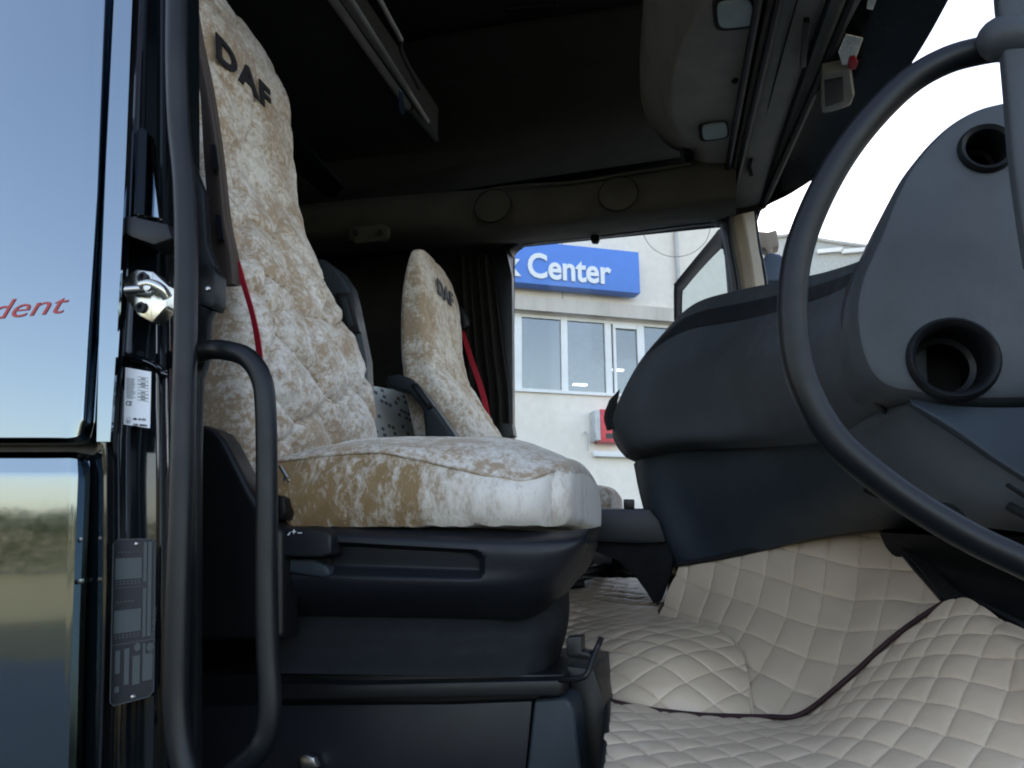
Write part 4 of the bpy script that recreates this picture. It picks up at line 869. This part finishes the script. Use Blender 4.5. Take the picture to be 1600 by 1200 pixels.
# ---- far seat
s2_ = empty('driver_seat', 'smaller looking velvet covered seat on the far side beside the window and curtain', 'truck seat', 'velvet covered seats')
FB = [(1.90, -.66, -.88, 2.34, 2.76), (2.02, -.655, -.90, 2.30, 2.80), (2.14, -.69, -.93, 2.28, 2.82), (2.25, -.75, -.955, 2.28, 2.81), (2.33, -.80, -.97, 2.285, 2.79), (2.42, -.845, -.985, 2.30, 2.775), (2.52, -.872, -.992, 2.305, 2.765),
      (2.65, -.885, -.99, 2.305, 2.765), (2.75, -.90, -.975, 2.31, 2.76), (2.82, -.918, -.965, 2.34, 2.73), (2.85, -.93, -.96, 2.40, 2.66)]
b2_ = closed_loft(FB, 190, 240, .018, 7.5, 5.0, 'velvet', 'backrest', s2_)
headtext(b2_, FB, 2.43, 2.69, .082, 1.1, .1)
prism('headrest_buckle', [(716, 478), (722, 480), (731, 498), (732, 508), (724, 514), (716, 514)], 2.84, 2.87, 'black', s2_, .004)
seam2 = lambda u: 1.98 - .02 * u; crown2 = lambda u: seam2(u) + .05 - .03 * u
cushion(s2_, -.70, -.30, 2.32, 2.80, 1.86, seam2, crown2, 'velvet', 'velvet')
box('seat_base', (-.9, 2.30, 1.72), (-.32, 2.80, 1.86), 'seatshell', s2_, .02, 3)
for k in range(6): box('suspension_bellows', (-.85 + .006 * (k % 2), 2.32 - .01 * (k % 2), 1.60 + k * .02), (-.37 + .02 * (k % 2), 2.78, 1.619 + k * .02), 'rubber', s2_, .006, 3)
box('seat_box', (-.9, 2.30, 1.42), (-.36, 2.78, 1.599), 'black', s2_, .005)
arm(s2_, [(600, 588), (620, 583), (640, 590), (662, 612), (690, 650), (712, 682), (712, 720), (672, 720), (664, 690), (660, 640), (640, 615), (605, 604)], ([(641, 600), (652, 598), (678, 634), (668, 640)], [(646, 605), (652, 604), (670, 630), (667, 633)]), 2.18, 2.25)
bl2 = sheet('seat_belt', [[(718, 514, 2.88), (730, 555, 2.88), (745, 600, 2.88), (756, 640, 2.88), (762, 690, 2.88)], [(724, 512, 2.88), (738, 555, 2.88), (754, 600, 2.88), (764, 640, 2.88), (770, 690, 2.88)]], 'redbelt', None, 30, 4, thick=(0, .003, 0)); tag(bl2, 'bare red webbing running down beside the far seat and the curtain', 'seat belt', 'seat belts with red webbing')
prism('door_ledge', [(776, 660), (800, 662), (803, 680), (778, 690)], 2.97, 3.03, 'armrest', cab, .004)

# ================================================================== QUILTED MATS
CELL = .064
def pillow(a, b2, H=.0075):
    s = abs(math.sin(math.pi * a)) * abs(math.sin(math.pi * b2)); return H * (s ** .25) - H * .5
def quilt_xy(ang, H=.0075, sx=1, sy=1, ox=0, oy=0):
    ca, sa = math.cos(ang), math.sin(ang)
    def f(p, u, v):
        x, y = p.x * sx + ox + .012 * noise.noise(p * 3.0), p.y * sy + oy + p.z * .6 + .012 * noise.noise(p * 3.0 + Vector((9, 0, 0)))
        return pillow((x * ca + y * sa) / CELL, (-x * sa + y * ca) / CELL, H) + .002 * noise.noise(p * 14) + .004 * noise.noise(p * 5)
    return f
def plane_quilt(tri, A, B, nA, nB, H):
    '''quilting lines of a surface close to the plane tri; A and B are one line of each family'''
    p0, p1, p2 = [P(*q) for q in tri]; n = (p1 - p0).cross(p2 - p0).normalized()
    def hit(q): d = ray(*q); return O + d * ((p0 - O).dot(n) / d.dot(n))
    a0, a1, b0, b1 = hit(A[0]), hit(A[1]), hit(B[0]), hit(B[1]); da, db = (a1 - a0), (b1 - b0)
    aa, bb, ab = da.dot(da), db.dot(db), da.dot(db); D = aa * bb - ab * ab
    def f(p, u, v):
        q = p - a0; wv = .010 * noise.noise(p * 4.0); qa, qb = q.dot(da) + wv * da.length, q.dot(db) + wv * db.length
        al = (qa * bb - qb * ab) / D; be = (qb * aa - qa * ab) / D
        return pillow(al * nA, be * nB, H) + .0015 * noise.noise(p * 14) + .003 * noise.noise(p * 5)
    return f
fmat = empty('footwell_mat', 'beige quilted mat in the near footwell, edged with dark red piping', 'floor mat', 'beige quilted cab mats')
sheet('mat_sheet', [
    [(952, 1094, 1.335), (1030, 1108, 1.335), (1110, 1118, 1.335), (1200, 1122, 1.335), (1255, 1118, 1.335), (1320, 1066, 1.34), (1390, 1003, 1.34), (1440, 966, 1.335), (1500, 934, 1.30), (1560, 966, 1.21), (1620, 998, 1.14), (1720, 1050, 1.08)],
    [(945, 1150, 1.12), (1030, 1160, 1.12), (1120, 1168, 1.12), (1215, 1168, 1.12), (1280, 1160, 1.13), (1350, 1125, 1.14), (1430, 1080, 1.15), (1490, 1048, 1.14), (1555, 1030, 1.12), (1610, 1050, 1.06), (1670, 1075, 1.01), (1760, 1120, .97)],
    [(925, 1270, .86), (1030, 1270, .86), (1120, 1270, .86), (1220, 1270, .87), (1310, 1270, .88), (1400, 1270, .89), (1480, 1270, .89), (1550, 1270, .89), (1620, 1270, .88), (1680, 1270, .87), (1740, 1270, .86), (1800, 1270, .86)]],
    'quilt', fmat, 420, 300, thick=(0, .0, -.012), disp=plane_quilt([(1255, 1118, 1.335), (1555, 1030, 1.12), (1310, 1270, .88)], [(1300, 1060), (1590, 1005)], [(1534, 970), (1305, 1172)], 8.6, 8.6, .0072))
pip = [(950, 1094, 1.33), (1000, 1106, 1.33), (1060, 1114, 1.33), (1110, 1118, 1.33), (1200, 1120, 1.33), (1252, 1116, 1.33), (1320, 1064, 1.33), (1390, 1001, 1.33), (1435, 967, 1.33), (1476, 941, 1.325)]
tube('mat_piping', [P(a, b2, c - .004) for a, b2, c in pip], .0042, 'piping', fmat, 80, 8)
tube('mat_piping', [P(950, 1094, 1.325), P(948, 1130, 1.18), P(942, 1180, 1.05), P(932, 1260, .88)], .005, 'rubber', fmat, 20, 8)
tmat = empty('tunnel_mat', 'beige quilted cover moulded over the engine tunnel between the seats', 'floor mat', 'beige quilted cab mats')
sheet('tunnel_top', [
    [(780, 903, 2.55), (880, 903, 2.55), (960, 904, 2.55), (1045, 908, 2.50)],
    [(780, 940, 2.15), (870, 936, 2.15), (950, 938, 2.12), (1040, 935, 2.05)],
    [(780, 985, 1.85), (880, 975, 1.85), (960, 968, 1.85), (1032, 962, 1.82)],
    [(790, 1020, 1.62), (895, 1003, 1.62), (1000, 984, 1.62), (1112, 980, 1.63)],
    [(840, 1050, 1.46), (935, 1032, 1.46), (1050, 1015, 1.46), (1158, 1020, 1.51)],
    [(900, 1080, 1.375), (950, 1075, 1.375), (1060, 1070, 1.375), (1172, 1074, 1.41)],
    [(930, 1090, 1.338), (1010, 1107, 1.338), (1100, 1119, 1.338), (1178, 1120, 1.338)]],
    'quilt', tmat, 240, 330, thick=(0, .01, -.012), disp=quilt_xy(R(45), .0085))
wm = [[(1065, 881, 1.88), (1045, 925, 1.85), (1030, 963, 1.815)], [(1110, 876, 1.85), (1092, 930, 1.80), (1075, 974, 1.74)], [(1150, 869, 1.82), (1134, 930, 1.75), (1118, 984, 1.655)], [(1200, 858, 1.78), (1184, 940, 1.68), (1160, 1026, 1.52)],
      [(1250, 845, 1.74), (1222, 970, 1.60), (1177, 1118, 1.338)], [(1290, 836, 1.71), (1270, 975, 1.55), (1252, 1118, 1.338)], [(1335, 829, 1.68), (1328, 950, 1.53), (1322, 1066, 1.34)], [(1376, 828, 1.64), (1384, 915, 1.50), (1392, 1003, 1.34)], [(1428, 886, 1.50), (1432, 930, 1.43), (1438, 970, 1.34)], [(1474, 938, 1.37), (1475, 941, 1.36), (1477, 945, 1.34)]]
sheet('tunnel_side', wm, 'quilt', tmat, 260, 330, fv=crom, thick=(.01, .012, 0), disp=plane_quilt([(1065, 881, 1.88), (1375, 828, 1.64), (1252, 1118, 1.338)], [(1344, 834), (1293, 1078)], [(1187, 890), (1426, 951)], 4.8, 4.7, .0080))
tube('tunnel_seam', [P(1031, 963, 1.812), P(1075, 972, 1.735), P(1118, 984, 1.65), P(1145, 1003, 1.575), P(1160, 1028, 1.515), P(1169, 1072, 1.42), P(1177, 1117, 1.336)], .0035, 'quilt', tmat, 60, 8)
tube('cover_edge', [P(1060, 882, 1.87), P(1110, 874, 1.84), P(1150, 866, 1.81), P(1200, 855, 1.77), P(1250, 842, 1.73), P(1290, 832, 1.70), P(1335, 825, 1.67), P(1376, 825, 1.63), P(1428, 884, 1.49), P(1474, 936, 1.36)], .006, 'rubber', tmat, 60, 8)
box('tunnel_core', (-.6, 1.95, 1.41), (.1, 2.9, 1.52), 'carpet', cab)
